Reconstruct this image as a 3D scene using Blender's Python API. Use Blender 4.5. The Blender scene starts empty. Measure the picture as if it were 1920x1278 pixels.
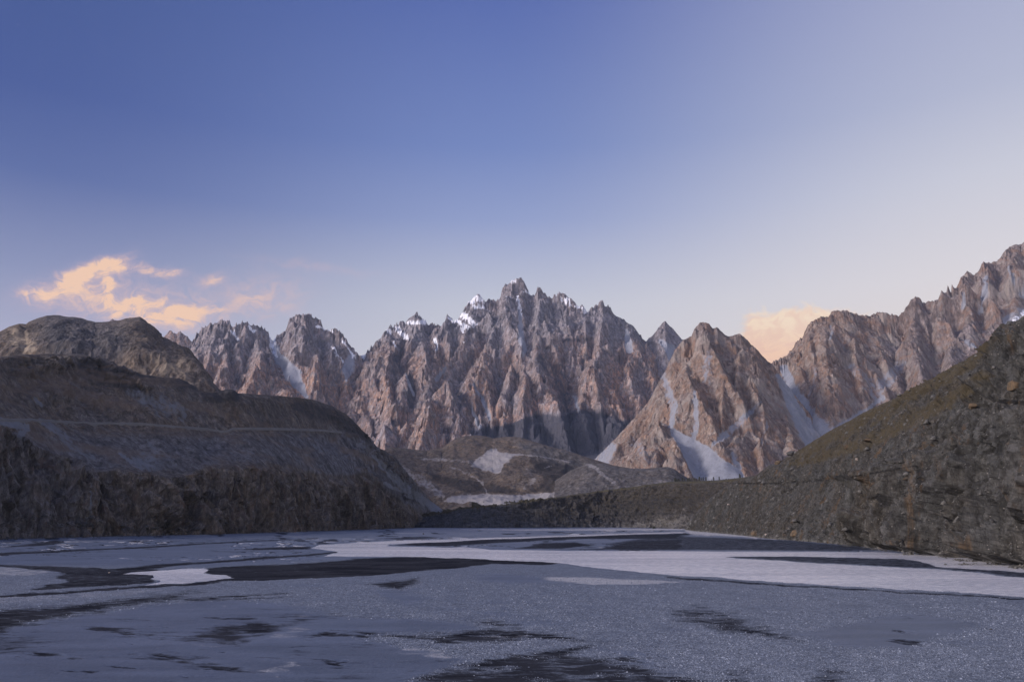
import bpy, math, time
import numpy as np
T0 = time.time()
# ------------------------------------------------------------------ camera geometry
F, CX, CY, HZ, CAMH = 1507.0, 960.0, 639.0, 975.0, 22.0
TH = math.atan((HZ - CY) / F)
cT, sT = math.cos(TH), math.sin(TH)

def ray(px, py):
    """slope of the view ray: world x per metre of y, world z per metre of y"""
    x = (np.asarray(px, float) - CX) / F
    y = (CY - np.asarray(py, float)) / F
    wy = cT - y * sT
    return x / wy, (sT + y * cT) / wy

def pt(px, py, Y):
    u, v = ray(px, py)
    return np.array([u * Y, Y + 0 * u, CAMH + v * Y])

def gnd(px, py, z=0.0):
    u, v = ray(px, py)
    Y = (z - CAMH) / v
    return u * Y, Y

def project(x, y, z):
    zc = z - CAMH
    fwd = y * cT + zc * sT
    up = -y * sT + zc * cT
    return CX + F * x / fwd, CY - F * up / fwd

def interp(px, pts, k=1):
    a = np.array(pts, float)
    return np.interp(px, a[:, 0], a[:, k])

def sstep(a, b, x):
    t = np.clip((x - a) / (b - a), 0, 1)
    return t * t * (3 - 2 * t)

# ------------------------------------------------------------------ noise
def _h(ix, iy, iz, seed):
    h = (ix.astype(np.uint32) * np.uint32(374761393)) ^ (iy.astype(np.uint32) * np.uint32(668265263)) ^ \
        (iz.astype(np.uint32) * np.uint32(2147483647 - 58)) ^ np.uint32((seed * 2654435761) & 0xffffffff)
    h = (h ^ (h >> np.uint32(13))) * np.uint32(1274126177)
    h = (h ^ (h >> np.uint32(16))) * np.uint32(2246822519)
    return h ^ (h >> np.uint32(15))

_G = np.random.RandomState(5).normal(size=(256, 3)); _G /= np.linalg.norm(_G, axis=1)[:, None]
_G = _G.astype(np.float32)

def perlin(x, y, z=None, seed=0):
    x = np.asarray(x, np.float64); y = np.asarray(y, np.float64)
    z = np.zeros_like(x) if z is None else np.asarray(z, np.float64)
    xi, yi, zi = np.floor(x), np.floor(y), np.floor(z)
    fx, fy, fz = (x - xi).astype(np.float32), (y - yi).astype(np.float32), (z - zi).astype(np.float32)
    xi, yi, zi = xi.astype(np.int64), yi.astype(np.int64), zi.astype(np.int64)
    w = [t * t * t * (t * (t * 6 - 15) + 10) for t in (fx, fy, fz)]
    out = np.zeros(x.shape, np.float32)
    flat = not np.any(z)
    for dz in ((0,) if flat else (0, 1)):
        for dy in (0, 1):
            for dx in (0, 1):
                g = _G[_h(xi + dx, yi + dy, zi + dz, seed) & np.uint32(255)]
                d = g[..., 0] * (fx - dx) + g[..., 1] * (fy - dy) + g[..., 2] * (fz - dz)
                wt = (w[0] if dx else 1 - w[0]) * (w[1] if dy else 1 - w[1])
                if not flat: wt = wt * (w[2] if dz else 1 - w[2])
                out += d * wt
    return out * 1.6

def fbm(x, y, z=None, s=1.0, o=4, seed=0, g=0.5, ridge=False):
    out = 0; a = 1.0; n = 0
    for k in range(o):
        f = 2.03 ** k / s
        v = perlin(x * f + 17.3 * k, y * f - 9.1 * k, None if z is None else z * f + 4.7 * k, seed + k)
        if ridge: v = 1 - 2 * np.abs(v)
        out = out + a * v; n += a; a *= g
    return out / n

def facets(x, y, z, s, seed=0, tilt=.55):
    """broken rock: every cell of a 3D Voronoi pattern is a flat, tilted, offset face"""
    x = np.asarray(x) / s; y = np.asarray(y) / s; z = np.asarray(z) / s
    xi, yi, zi = [np.floor(v).astype(np.int64) for v in (x, y, z)]
    best = np.full(x.shape, 9e9); val = np.zeros(x.shape)
    for a in (-1, 0, 1):
        for b in (-1, 0, 1):
            for c in (-1, 0, 1):
                h = _h(xi + a, yi + b, zi + c, seed)
                px_ = (h & np.uint32(255)) / 255. - .5; py_ = ((h >> np.uint32(8)) & np.uint32(255)) / 255. - .5; pz_ = ((h >> np.uint32(16)) & np.uint32(255)) / 255. - .5
                ex = x - (xi + a + .5 + .9 * px_); ey = y - (yi + b + .5 + .9 * py_); ez = z - (zi + c + .5 + .9 * pz_)
                d = ex * ex + ey * ey + ez * ez; m = d < best
                r_ = (h >> np.uint32(24)) / 255.; k1 = py_ * 2; k2 = pz_ * 2; k3 = px_ * 2
                best = np.where(m, d, best); val = np.where(m, r_ - .5 + tilt * (k1 * ex + k2 * ey + k3 * ez), val)
    return val * s

# ------------------------------------------------------------------ fluvial erosion on a regular grid
def receivers(Z, dx):
    ny, nx = Z.shape
    idx = np.arange(ny * nx).reshape(ny, nx)
    best = np.zeros_like(Z); rc = idx.copy(); dist = np.full_like(Z, dx)
    for dj in (-1, 0, 1):
        for di in (-1, 0, 1):
            if not (dj or di): continue
            L = dx * math.hypot(di, dj)
            a = (slice(max(0, -dj), ny - max(0, dj)), slice(max(0, -di), nx - max(0, di)))
            b = (slice(max(0, dj), ny - max(0, -dj)), slice(max(0, di), nx - max(0, -di)))
            s = (Z[a] - Z[b]) / L
            m = s > best[a]
            best[a] = np.where(m, s, best[a]); rc[a] = np.where(m, idx[b], rc[a]); dist[a] = np.where(m, L, dist[a])
    return rc.ravel(), dist.ravel()

def levels(rc):
    n = rc.size; d = (rc != np.arange(n)).astype(np.int64); p = rc.copy()
    while True:
        dd = d[p]
        if not dd.any(): break
        d = d + dd; p = p[p]
    order = np.argsort(d, kind='stable'); cuts = np.searchsorted(d[order], np.arange(d.max() + 2))
    return order, cuts

def fill(Z, n=260):
    W = np.full_like(Z, 1e9)
    W[0] = Z[0]; W[-1] = Z[-1]; W[:, 0] = Z[:, 0]; W[:, -1] = Z[:, -1]
    for _ in range(n):
        P = np.pad(W, 1, mode='edge'); m = W.copy()
        for dj, di in ((0, 1), (2, 1), (1, 0), (1, 2), (0, 0), (2, 2), (0, 2), (2, 0)):
            m = np.minimum(m, P[dj:dj + Z.shape[0], di:di + Z.shape[1]])
        N = np.maximum(Z, m + 0.05); N = np.minimum(N, W)
        if np.array_equal(N, W): break
        W = N
    return np.where(W > 1e8, Z, W)

def erode(Z, dx, it, K, m=0.5):
    Z = Z.astype(np.float64)
    for k in range(it):
        if k in (0, it // 2): Z = fill(Z, 160)
        rc, dist = receivers(Z, dx)
        order, cuts = levels(rc)
        A = np.full(Z.size, dx * dx)
        for L in range(len(cuts) - 2, 0, -1):
            i = order[cuts[L]:cuts[L + 1]]
            np.add.at(A, rc[i], A[i])
        z = Z.ravel().copy(); Fc = K * A ** m / dist
        for L in range(1, len(cuts) - 1):
            i = order[cuts[L]:cuts[L + 1]]
            z[i] = (z[i] + Fc[i] * z[rc[i]]) / (1 + Fc[i])
        Z = z.reshape(Z.shape)
        P = np.pad(Z, 1, mode='edge')
        lap = P[2:, 1:-1] + P[:-2, 1:-1] + P[1:-1, 2:] + P[1:-1, :-2] - 4 * Z
        Z = Z + 0.015 * lap
    return Z, A.reshape(Z.shape)

# ------------------------------------------------------------------ painting masks (px,py of surface points -> 0..1)
def stroke(px, py, pts, soft=0.5, jit=0.0, seed=0):
    """pts: (px, py, halfwidth)"""
    if jit:
        px = px + jit * perlin(px / 14., py / 14., seed=seed) + jit * .5 * perlin(px / 5., py / 5., seed=seed + 3)
    m = np.zeros(px.shape, np.float32)
    for (x0, y0, w0), (x1, y1, w1) in zip(pts[:-1], pts[1:]):
        dx, dy = x1 - x0, y1 - y0
        t = np.clip(((px - x0) * dx + (py - y0) * dy) / (dx * dx + dy * dy + 1e-9), 0, 1)
        d = np.hypot(px - x0 - t * dx, py - y0 - t * dy)
        w = w0 + t * (w1 - w0)
        m = np.maximum(m, sstep(1 + soft, 1 - soft, d / w))
    return m

def poly(px, py, pts, soft=2.0, ax=1.0):
    """smooth inside mask of a polygon; ax squeezes x so that edges are crisp vertically"""
    P = np.array(pts, float); X = px / ax; Yy = py; A = P.copy(); A[:, 0] /= ax
    inside = np.zeros(px.shape, bool); dmin = np.full(px.shape, 1e9)
    for k in range(len(A)):
        x0, y0 = A[k]; x1, y1 = A[(k + 1) % len(A)]
        c = ((y0 > Yy) != (y1 > Yy)) & (X < (x1 - x0) * (Yy - y0) / (y1 - y0 + 1e-12) + x0)
        inside ^= c
        dx, dy = x1 - x0, y1 - y0
        t = np.clip(((X - x0) * dx + (Yy - y0) * dy) / (dx * dx + dy * dy + 1e-9), 0, 1)
        dmin = np.minimum(dmin, (X - x0 - t * dx) ** 2 + (Yy - y0 - t * dy) ** 2)
    d = np.sqrt(dmin); d = np.where(inside, d, -d)
    return sstep(-soft, soft, d)

# ------------------------------------------------------------------ mesh and material helpers
C = bpy.context.scene.collection

def grid_mesh(name, P, attrs, mat, keep=None, label=None, cat=None, kind='structure', flip=False):
    ny, nx = P.shape[:2]
    idx = np.arange(ny * nx).reshape(ny, nx)
    q = np.stack([idx[:-1, :-1], idx[:-1, 1:], idx[1:, 1:], idx[1:, :-1]], -1)
    if flip: q = q[..., ::-1]
    if keep is not None: q = q[keep[:-1, :-1] & keep[:-1, 1:] & keep[1:, 1:] & keep[1:, :-1]]
    q = q.reshape(-1, 4)
    me = bpy.data.meshes.new(name)
    me.vertices.add(ny * nx); me.vertices.foreach_set('co', P.reshape(-1).astype(np.float32))
    me.loops.add(q.size); me.loops.foreach_set('vertex_index', q.reshape(-1).astype(np.int32))
    me.polygons.add(len(q)); me.polygons.foreach_set('loop_start', (np.arange(len(q)) * 4).astype(np.int32))
    me.update(calc_edges=True)
    me.polygons.foreach_set('use_smooth', np.ones(len(q), bool))
    for k, v in attrs.items():
        a = me.attributes.new(k, 'FLOAT', 'POINT'); a.data.foreach_set('value', np.broadcast_to(v, P.shape[:2]).reshape(-1).astype(np.float32))
    me.validate()
    me.materials.append(mat)
    o = bpy.data.objects.new(name, me); C.objects.link(o)
    tag(o, label, cat, kind=kind)
    return o

def tag(o, label=None, cat=None, group=None, kind=None):
    if label: o['label'] = label
    if cat: o['category'] = cat
    if group: o['group'] = group
    if kind: o['kind'] = kind
    return o

class NT:
    def __init__(s, tree): s.t = tree; tree.nodes.clear()
    def n(s, typ, **kw):
        o = s.t.nodes.new(typ)
        for k, v in kw.items():
            if k.startswith('i_'):
                k = k[2:]; k = int(k) if k.isdigit() else k.replace('_', ' ')
                s.set(o.inputs[k], v)
            else: setattr(o, k, v)
        return o
    def set(s, sock, v):
        if isinstance(v, bpy.types.NodeSocket): s.t.links.new(v, sock)
        elif isinstance(v, bpy.types.Node): s.t.links.new(v.outputs[0], sock)
        else:
            if isinstance(v, (tuple, list)) and len(v) == 3 and sock.type == 'RGBA': v = (*v, 1)
            sock.default_value = v
    def math(s, op, a, b=0.0, c=None, clamp=False):
        o = s.t.nodes.new('ShaderNodeMath'); o.operation = op; o.use_clamp = clamp
        s.set(o.inputs[0], a); s.set(o.inputs[1], b)
        if c is not None: s.set(o.inputs[2], c)
        return o.outputs[0]
    def mix(s, f, a, b, mode='MIX'):
        o = s.t.nodes.new('ShaderNodeMix'); o.data_type = 'RGBA'; o.blend_type = mode
        s.set(o.inputs[0], f); s.set(o.inputs[6], a); s.set(o.inputs[7], b)
        return o.outputs[2]
    def ramp(s, x, stops, lin=True):
        o = s.t.nodes.new('ShaderNodeValToRGB'); cr = o.color_ramp
        cr.interpolation = 'LINEAR' if lin else 'EASE'
        while len(cr.elements) < len(stops): cr.elements.new(0.5)
        for e, (p, c) in zip(cr.elements, stops):
            e.position = p; e.color = (*c, 1) if len(c) == 3 else (c[0],) * 3 + (1,)
        s.set(o.inputs[0], x); return o.outputs[0]
    def rng(s, x, a, b, c=0.0, d=1.0):
        o = s.t.nodes.new('ShaderNodeMapRange'); s.set(o.inputs[0], x)
        for k, v in zip((1, 2, 3, 4), (a, b, c, d)): s.set(o.inputs[k], v)
        o.interpolation_type = 'SMOOTHSTEP'; return o.outputs[0]
    def noise(s, vec, scale, detail=4, rough=.55, dist=0.0):
        o = s.t.nodes.new('ShaderNodeTexNoise'); s.set(o.inputs['Vector'], vec)
        o.inputs['Scale'].default_value = scale; o.inputs['Detail'].default_value = detail
        o.inputs['Roughness'].default_value = rough; o.inputs['Distortion'].default_value = dist
        return o.outputs[0]
    def nz(s, vec, scale, detail=4, rough=.6, dist=0.0):
        return s.math('MULTIPLY', s.math('SUBTRACT', s.noise(vec, scale, detail, rough, dist), .5), 2.4)
    def mapv(s, vec, scale=(1, 1, 1), rot=(0, 0, 0)):
        o = s.t.nodes.new('ShaderNodeMapping'); s.set(o.inputs[0], vec)
        o.inputs['Scale'].default_value = scale; o.inputs['Rotation'].default_value = rot
        return o.outputs[0]
    def attr(s, name):
        o = s.t.nodes.new('ShaderNodeAttribute'); o.attribute_name = name; return o.outputs['Fac']

def new_mat(name):
    m = bpy.data.materials.new(name); m.use_nodes = True
    return m, NT(m.node_tree)

def rock_mat(name, S, c1, c2, c3, pale, scree_c, dark_c, bump=0.5, vz=0.45, patch=0.5, rough=0.9, extra=None, sdist=1.2, alb=1.0, blue=(.1, .1, .12), vor=0, vk=1.0):
    """S: size in metres of a visible rock feature; c1,c2,c3 rock colours; attributes scree, snow, tint, dark"""
    c1, c2, c3, pale, dark_c, blue = [[x * alb for x in q] for q in (c1, c2, c3, pale, dark_c, blue)]
    m, t = new_mat(name)
    co = t.n('ShaderNodeTexCoord').outputs['Object']
    vv = t.mapv(co, (1, 1, vz))
    vs = t.mapv(co, (1, 1, .22), (0, .12, 0))
    big = t.noise(vv, 1 / (S * 26.), 3, .6, .6)
    mid = t.noise(vv, 1 / (S * 7.), 6, .68, .8)
    fine = t.noise(vv, 1 / (S * 2.2), 6, .7, .4)
    streak = t.noise(vs, 1 / (S * 2.6), 6, .68, sdist)
    vein = t.noise(t.mapv(co, (1, 1, .8), (.4, .7, 0)), 1 / (S * 5.), 6, .62, 2.0)
    col = t.mix(t.rng(t.math('ADD', t.math('MULTIPLY', big, .5), t.math('MULTIPLY', mid, .5)), .42, .58), c1, c2)
    col = t.mix(t.rng(streak, .45, .60), col, c3)
    ve = t.math('ABSOLUTE', t.math('SUBTRACT', vein, .5))
    col = t.mix(t.math('MULTIPLY', t.rng(ve, .035, .0), .6), col, pale)
    col = t.mix(t.math('MULTIPLY', t.rng(mid, .53, .66), patch), col, pale)
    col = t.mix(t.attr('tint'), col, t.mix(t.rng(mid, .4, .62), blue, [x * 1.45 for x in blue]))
    gain = t.rng(t.math('ADD', t.math('MULTIPLY', fine, .6), t.math('MULTIPLY', streak, .4)), .38, .62, .48, 1.5)
    hv = None
    if vor:
        wc = t.n('ShaderNodeTexNoise', i_Vector=vv); wc.inputs['Scale'].default_value = 1 / (S * 4.); wc.inputs['Detail'].default_value = 4
        wo = t.n('ShaderNodeVectorMath', operation='SCALE', i_0=wc.outputs['Color']); wo.inputs['Scale'].default_value = S * 4.
        wvv = t.n('ShaderNodeVectorMath', operation='ADD', i_0=vv, i_1=wo.outputs[0]).outputs[0]
        va = t.n('ShaderNodeTexVoronoi', i_Vector=wvv, i_Scale=1 / (S * vor)); vb = t.n('ShaderNodeTexVoronoi', i_Vector=wvv, i_Scale=2.7 / (S * vor))
        ra = t.n('ShaderNodeSeparateColor', i_0=va.outputs['Color']).outputs[0]; rb = t.n('ShaderNodeSeparateColor', i_0=vb.outputs['Color']).outputs[1]
        rr = t.math('ADD', t.math('MULTIPLY', ra, .55), t.math('MULTIPLY', rb, .45))
        gain = t.math('MULTIPLY', gain, t.math('ADD', 1 - .30 * vk, t.math('MULTIPLY', rr, .62 * vk)))
        hv = t.math('MULTIPLY', t.math('ADD', rr, t.math('ADD', t.math('MULTIPLY', va.outputs['Distance'], -.5), t.math('MULTIPLY', vb.outputs['Distance'], -.35))), .45 * vk)
    col = t.mix(1.0, col, t.n('ShaderNodeCombineColor', i_0=gain, i_1=gain, i_2=gain), 'MULTIPLY')
    crk = t.math('ABSOLUTE', t.math('SUBTRACT', t.noise(vs, 1 / (S * 3.4), 5, .65, sdist * 1.2), .5))
    col = t.mix(t.math('MULTIPLY', t.rng(crk, .022, .0), .6), col, dark_c)
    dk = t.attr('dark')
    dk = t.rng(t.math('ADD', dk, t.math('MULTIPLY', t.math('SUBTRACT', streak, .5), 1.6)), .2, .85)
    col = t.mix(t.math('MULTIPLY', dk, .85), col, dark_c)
    if extra: col = extra(t, co, col, S)
    sc = t.attr('scree')
    scn = t.math('ADD', sc, t.math('MULTIPLY', t.math('SUBTRACT', mid, .5), 1.5))
    scn = t.math('MULTIPLY', t.rng(t.math('ADD', scn, t.math('MULTIPLY', t.math('SUBTRACT', streak, .5), 1.6)), .30, .90), t.rng(sc, .05, .25))
    dots = t.rng(t.noise(co, 1 / (S * 1.0), 2, .5), .67, .72)
    sdc = t.mix(t.math('MULTIPLY', dots, .6), t.mix(t.rng(streak, .35, .65), scree_c, [x * .78 for x in scree_c]), dark_c)
    col = t.mix(scn, col, sdc)
    sn = t.math('ADD', t.attr('snow'), t.math('ADD', t.math('MULTIPLY', t.math('SUBTRACT', fine, .5), 2.6), t.math('MULTIPLY', t.math('SUBTRACT', streak, .5), 2.2)))
    sn = t.math('MULTIPLY', t.rng(sn, .46, .86), t.rng(t.attr('snow'), .08, .3))
    col = t.mix(sn, col, (.66, .69, .77))
    h = t.math('ADD', t.math('MULTIPLY', mid, 2.6), t.math('ADD', t.math('MULTIPLY', fine, .8), t.math('MULTIPLY', streak, 1.2)))
    if hv is not None: h = t.math('ADD', h, hv)
    hs = t.math('MULTIPLY', t.math('SUBTRACT', 1.0, t.math('MULTIPLY', t.math('MAXIMUM', scn, sn), .85)), bump)
    b = t.n('ShaderNodeBump', i_Height=h, i_Strength=hs); b.inputs['Distance'].default_value = S * 5.
    p = t.n('ShaderNodeBsdfPrincipled', i_Base_Color=col, i_Roughness=rough, i_Normal=b.outputs[0])
    p.inputs['Specular IOR Level'].default_value = .25
    t.n('ShaderNodeOutputMaterial', i_Surface=p)
    return m

# ------------------------------------------------------------------ mountain ranges: eroded height fields
def massif(name, label, sky, ridges, yr, pxr, dx, mat, K=.012, it=10, slope=1.0, seed=1, det=24., spike=10.,
           floor=lambda x, y: 0 * x, paint=None, pxs=0.9, ystep=9.0, warp=70., flute=110., ribs=60., crestY=None, pyr=(), pw=1.0, fl_k=.8):
    skA = np.array(sky, float)
    u0, u1 = ray(pxr[0] - 25, 700)[0], ray(pxr[1] + 25, 700)[0]
    xs = [u0 * yr[0], u0 * yr[1], u1 * yr[0], u1 * yr[1]]
    X = np.arange(min(xs), max(xs), dx); Y = np.arange(yr[0], yr[1], dx)
    GX, GY = np.meshgrid(X, Y)
    wx = GX + warp * fbm(GX, GY, s=700, o=4, seed=seed + 50); wy = GY + warp * fbm(GX, GY, s=700, o=4, seed=seed + 60)
    Z = np.full(GX.shape, -1e5)
    allr = [([(p[0], p[1], p[2] if len(p) > 2 else crestY(p[0])) for p in sky], slope)] + list(ridges)
    along = 0.0
    for R, s in allr:
        W3 = np.array([pt(a, b, c) for a, b, c in R])
        for A, B in zip(W3[:-1], W3[1:]):
            d = B[:2] - A[:2]; L2 = d @ d + 1e-9
            tt = np.clip(((wx - A[0]) * d[0] + (wy - A[1]) * d[1]) / L2, 0, 1)
            qx, qy = wx - A[0] - tt * d[0], wy - A[1] - tt * d[1]
            dist = np.hypot(qx, qy)
            h = A[2] + tt * (B[2] - A[2]) - s * dist
            # fluted ribs running down the fall line
            sc = (tt * math.sqrt(L2) + along) + np.arctan2(qx, -qy) * 260.
            h = h + ribs * np.minimum(1, dist / 260.) * (perlin(sc / 230., dist / 2600., seed=seed + 7) + .5 * perlin(sc / 95., dist / 1500., seed=seed + 9))
            Z = np.maximum(Z, h); along += math.sqrt(L2)
    FL = floor(GX, GY)
    Z = np.maximum(Z, FL)
    # buttress pyramids standing out of the wall, each surveyed by the bearing of its tip
    rs = np.random.RandomState(seed); Z0 = Z.copy()
    w2x = GX + .45 * warp * fbm(GX, GY, s=260, o=4, seed=seed + 70); w2y = GY + .45 * warp * fbm(GX, GY, s=260, o=4, seed=seed + 80)
    for q in pyr:
        u, v = ray(q[0], q[1]); sz = q[2] if len(q) > 2 else 1.0
        yy = Y; xi = np.clip(((u * yy - X[0]) / dx).astype(int), 0, len(X) - 1); zz = Z0[np.arange(len(Y)), xi]
        hit = np.nonzero(zz > CAMH + v * yy)[0]
        if len(hit) == 0: continue
        Yh = yy[hit[0]] - (50 + 185 * sz ** 1.35) * pw; ax_, az_ = u * Yh, CAMH + v * Yh
        th = rs.uniform(-.45, .45); fx_, fy_ = -math.sin(th) - u * .6, -math.cos(th); nn_ = math.hypot(fx_, fy_); fx_ /= nn_; fy_ /= nn_
        f_ = (w2x - ax_) * fx_ + (w2y - Yh) * fy_; l_ = (w2x - ax_) * fy_ - (w2y - Yh) * fx_
        h = az_ - rs.uniform(.95, 1.35) * np.maximum(f_, 0) - .55 * np.maximum(-f_, 0) - rs.uniform(1.35, 1.9) * np.where(l_ > 0, 1.0, rs.uniform(.8, 1.2)) * np.abs(l_)
        Z = np.maximum(Z, h)
    Z = Z + 22 * fbm(GX, GY, s=300, o=4, seed=seed) * (Z > FL + 1)
    Z, A = erode(Z, dx, it, K)
    # polar resampling
    cp = np.arange(pxr[0], pxr[1] + pxs, pxs); cu = ray(cp, 700)[0]
    ry = np.arange(yr[0] + dx, yr[1] - dx, ystep)
    U, YY = np.meshgrid(cu, ry); XX = U * YY
    fx = (XX - X[0]) / dx; fy = (YY - Y[0]) / dx
    def samp(G):
        i = np.clip(fx.astype(int), 0, G.shape[1] - 2); j = np.clip(fy.astype(int), 0, G.shape[0] - 2)
        a = np.clip(fx - i, 0, 1); b = np.clip(fy - j, 0, 1)
        a = a * a * (3 - 2 * a) * .5 + a * .5; b = b * b * (3 - 2 * b) * .5 + b * .5
        return (G[j, i] * (1 - a) + G[j, i + 1] * a) * (1 - b) + (G[j + 1, i] * (1 - a) + G[j + 1, i + 1] * a) * b
    ZZ = samp(Z); AA = np.log10(samp(A))
    gy, gx = np.gradient(ZZ, ystep, axis=0), np.gradient(ZZ, axis=1) / np.gradient(XX, axis=1)
    sl = np.hypot(gx, gy)
    smo = np.zeros_like(ZZ)
    if paint:                                     # debris fans lie smooth
        a0 = dict(scree=np.zeros_like(ZZ), snow=np.zeros_like(ZZ), tint=np.zeros_like(ZZ), dark=np.zeros_like(ZZ)); q0 = project(XX, YY, ZZ)
        paint(q0[0], q0[1], ZZ, sl, AA, a0); smo = np.clip(a0['scree'] * 1.1 - .15, 0, .95)
        for ax in (0, 1):
            kb = 13; pad = [(kb, kb) if a_ == ax else (0, 0) for a_ in (0, 1)]; cs = np.cumsum(np.pad(smo, pad, mode='edge'), axis=ax); zc = np.cumsum(np.pad(ZZ, pad, mode='edge'), axis=ax)
            n_ = ZZ.shape[ax]; tk = lambda c_, i: np.take(c_, np.arange(i, i + n_), axis=ax)
            ZB = (tk(zc, 2 * kb - 1) - tk(zc, 0)) / (2 * kb - 1); ZZ = ZZ + (ZB - ZZ) * smo
    amp = det * sstep(.25, .9, sl) * (1 - smo)
    wj = 40 * fbm(XX, YY, s=260, o=3, seed=seed + 33)
    ZZ = ZZ + amp * .55 * (fbm(XX, YY, ZZ * .5, s=190, o=5, seed=seed + 20, ridge=True, g=.6) - .2)
    k_ = amp / 60. ; q1 = max(.5, det / 60.)
    ZZ = ZZ + sstep(.2, .6, sl) * (1 - .92 * smo) * q1 * (.20 * facets(XX + wj, YY, ZZ * .55, 300 * q1, seed=seed, tilt=.8) / q1 ** .3 +   .34 * facets(XX, YY + wj, ZZ * .6, 125 * q1, seed=seed + 1, tilt=.8) + .42 * facets(XX, YY, ZZ * .8, 52 * q1, seed=seed + 2))
    fl = fbm((XX + wj) / 1.0, YY / 6. + ZZ / 9., s=flute, o=4, seed=seed + 25, ridge=True, g=.6)
    ZZ = ZZ + amp * fl_k * (fl - .3)
    st = perlin(ZZ / 120. + .5 * perlin(XX / 500., YY / 500., seed=seed + 2), XX / 2500., seed=seed + 41)
    ZZ = ZZ + amp * .5 * sstep(-.15, .15, st)
    # skyline: the crest keeps the heights surveyed along it
    target = np.interp(cp, skA[:, 0], skA[:, 1])
    inr = (cp >= skA[0, 0]) & (cp <= skA[-1, 0])
    tu, tv = ray(cp, target)
    for ps in range(3):
        el = (ZZ - CAMH) / YY
        cur = el.max(0); r = tv / np.maximum(cur, .01)
        r = np.clip(r, .6, 1.6)
        k = max(3, int(26 / pxs)) if ps < 2 else 2
        ker = np.hanning(k + 2); ker /= ker.sum()
        r = np.convolve(np.pad(r, k, mode='edge'), ker, mode='same')[k:-k]
        if ps < 2:
            ZZ = CAMH + (ZZ - CAMH) * np.where(ZZ > CAMH, r[None, :], 1)
        else:
            cr = el.argmax(0); Yc = ry[cr]
            rj = np.maximum(0, 1 - 2.2 * np.abs(perlin(cp / 5.5, cp * 0 + seed + .4, seed=seed))) * np.clip(.5 + perlin(cp / 22., cp * 0 + .3, seed=seed + 1) * 1.4, 0, 1)
            rk = np.maximum(0, 1 - 2.4 * np.abs(perlin(cp / 11., cp * 0 + seed + .7, seed=seed + 4)))
            jag = spike * (1.5 * rj + 1.1 * rk - .8)
            need = (tv - cur) * Yc + jag
            need = np.where(inr, need, 0)
            ZZ = ZZ + need[None, :] * np.exp(-((YY - Yc[None, :]) / 110.) ** 2)
    gy, gx = np.gradient(ZZ, ystep, axis=0), np.gradient(ZZ, axis=1) / np.gradient(XX, axis=1)
    sl = np.hypot(gx, gy)
    PX, PY = project(XX, YY, ZZ)
    at = dict(scree=np.zeros_like(ZZ), snow=np.zeros_like(ZZ), tint=np.zeros_like(ZZ), dark=np.zeros_like(ZZ))
    at['scree'] = .75 * sstep(4.7, 5.8, AA) * sstep(1.3, .8, sl)
    if paint: paint(PX, PY, ZZ, sl, AA, at)
    sm = np.clip(at['scree'], 0, 1)
    # drop what lies far behind the crest
    cr = ((ZZ - CAMH) / YY).argmax(0); keep = YY < (ry[cr] + 900)[None, :]
    P = np.stack([XX, YY, ZZ], -1)
    o = grid_mesh(name, P, at, mat, keep, label, 'mountain')
    print(name, P.shape, round(time.time() - T0, 1)); return o

grey = (.105, .103, .112); brown = (.20, .135, .105); rust = (.235, .135, .09); paleR = (.30, .265, .25)
def extraR(t, co, col, S):
    a = t.noise(t.mapv(co, (1, 1, .6)), 1 / (S * 22.), 5, .6, 1.2); b_ = t.noise(co, 1 / (S * 12.), 5, .65, 1.0)
    col = t.mix(t.math('MULTIPLY', t.rng(a, .50, .60), .6), col, t.mix(t.rng(b_, .4, .6), (.29, .26, .24), (.195, .173, .17)))
    return t.mix(t.math('MULTIPLY', t.rng(b_, .53, .62), .5), col, (.225, .135, .09))
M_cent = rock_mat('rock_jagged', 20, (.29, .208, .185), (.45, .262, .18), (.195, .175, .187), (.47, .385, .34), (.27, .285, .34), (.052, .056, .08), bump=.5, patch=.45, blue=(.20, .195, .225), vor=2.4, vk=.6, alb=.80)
M_right = rock_mat('rock_pink', 13, (.24, .175, .15), (.30, .19, .135), (.17, .14, .13), (.39, .335, .30), (.235, .25, .295), (.10, .085, .085), bump=.42, patch=.7, blue=(.19, .165, .17), extra=extraR, vor=2.4, vk=.5, alb=.72)

# --- C: twin castle peaks left of centre
skyC = [(300,700),(340,660),(352,645),(362,625),(375,612),(392,608),(405,600),(424,603),(432,615),(436,610),(445,603),(462,608),(480,612),(494,617),(500,628),(507,640),
        (515,628),(530,618),(537,600),(548,590),(566,588),(580,592),(596,605),(601,618),(612,617),(624,616),(640,628),(655,645),(665,662),(690,690),(720,730)]
def paintC(px, py, z, sl, A, at):
    at['scree'] = np.maximum(at['scree'], stroke(px, py, [(512,640,5),(520,665,8),(548,700,16),(562,725,10),(575,745,4)], .35, 4))
    at['scree'] = np.maximum(at['scree'], stroke(px, py, [(660,668,8),(652,690,12),(650,712,3)], .5, 4))
    s = stroke(px, py, [(512,628,8),(511,645,6),(518,668,3)], .4, 5)
    for q in ([(436,612,2),(440,625,3),(446,638,2)],[(640,635,2),(655,658,3),(664,668,4)],[(625,650,2),(640,678,3)],[(600,612,3),(625,622,3)],[(535,600,2),(545,592,3)],[(462,610,2),(480,622,2)]):
        s = np.maximum(s, 1.0 * stroke(px, py, q, .7, 7))
    at['snow'] = s
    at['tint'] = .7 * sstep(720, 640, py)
    at['dark'] = .35 * stroke(px, py, [(620,720,30),(610,750,30)], .6, 8)
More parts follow.
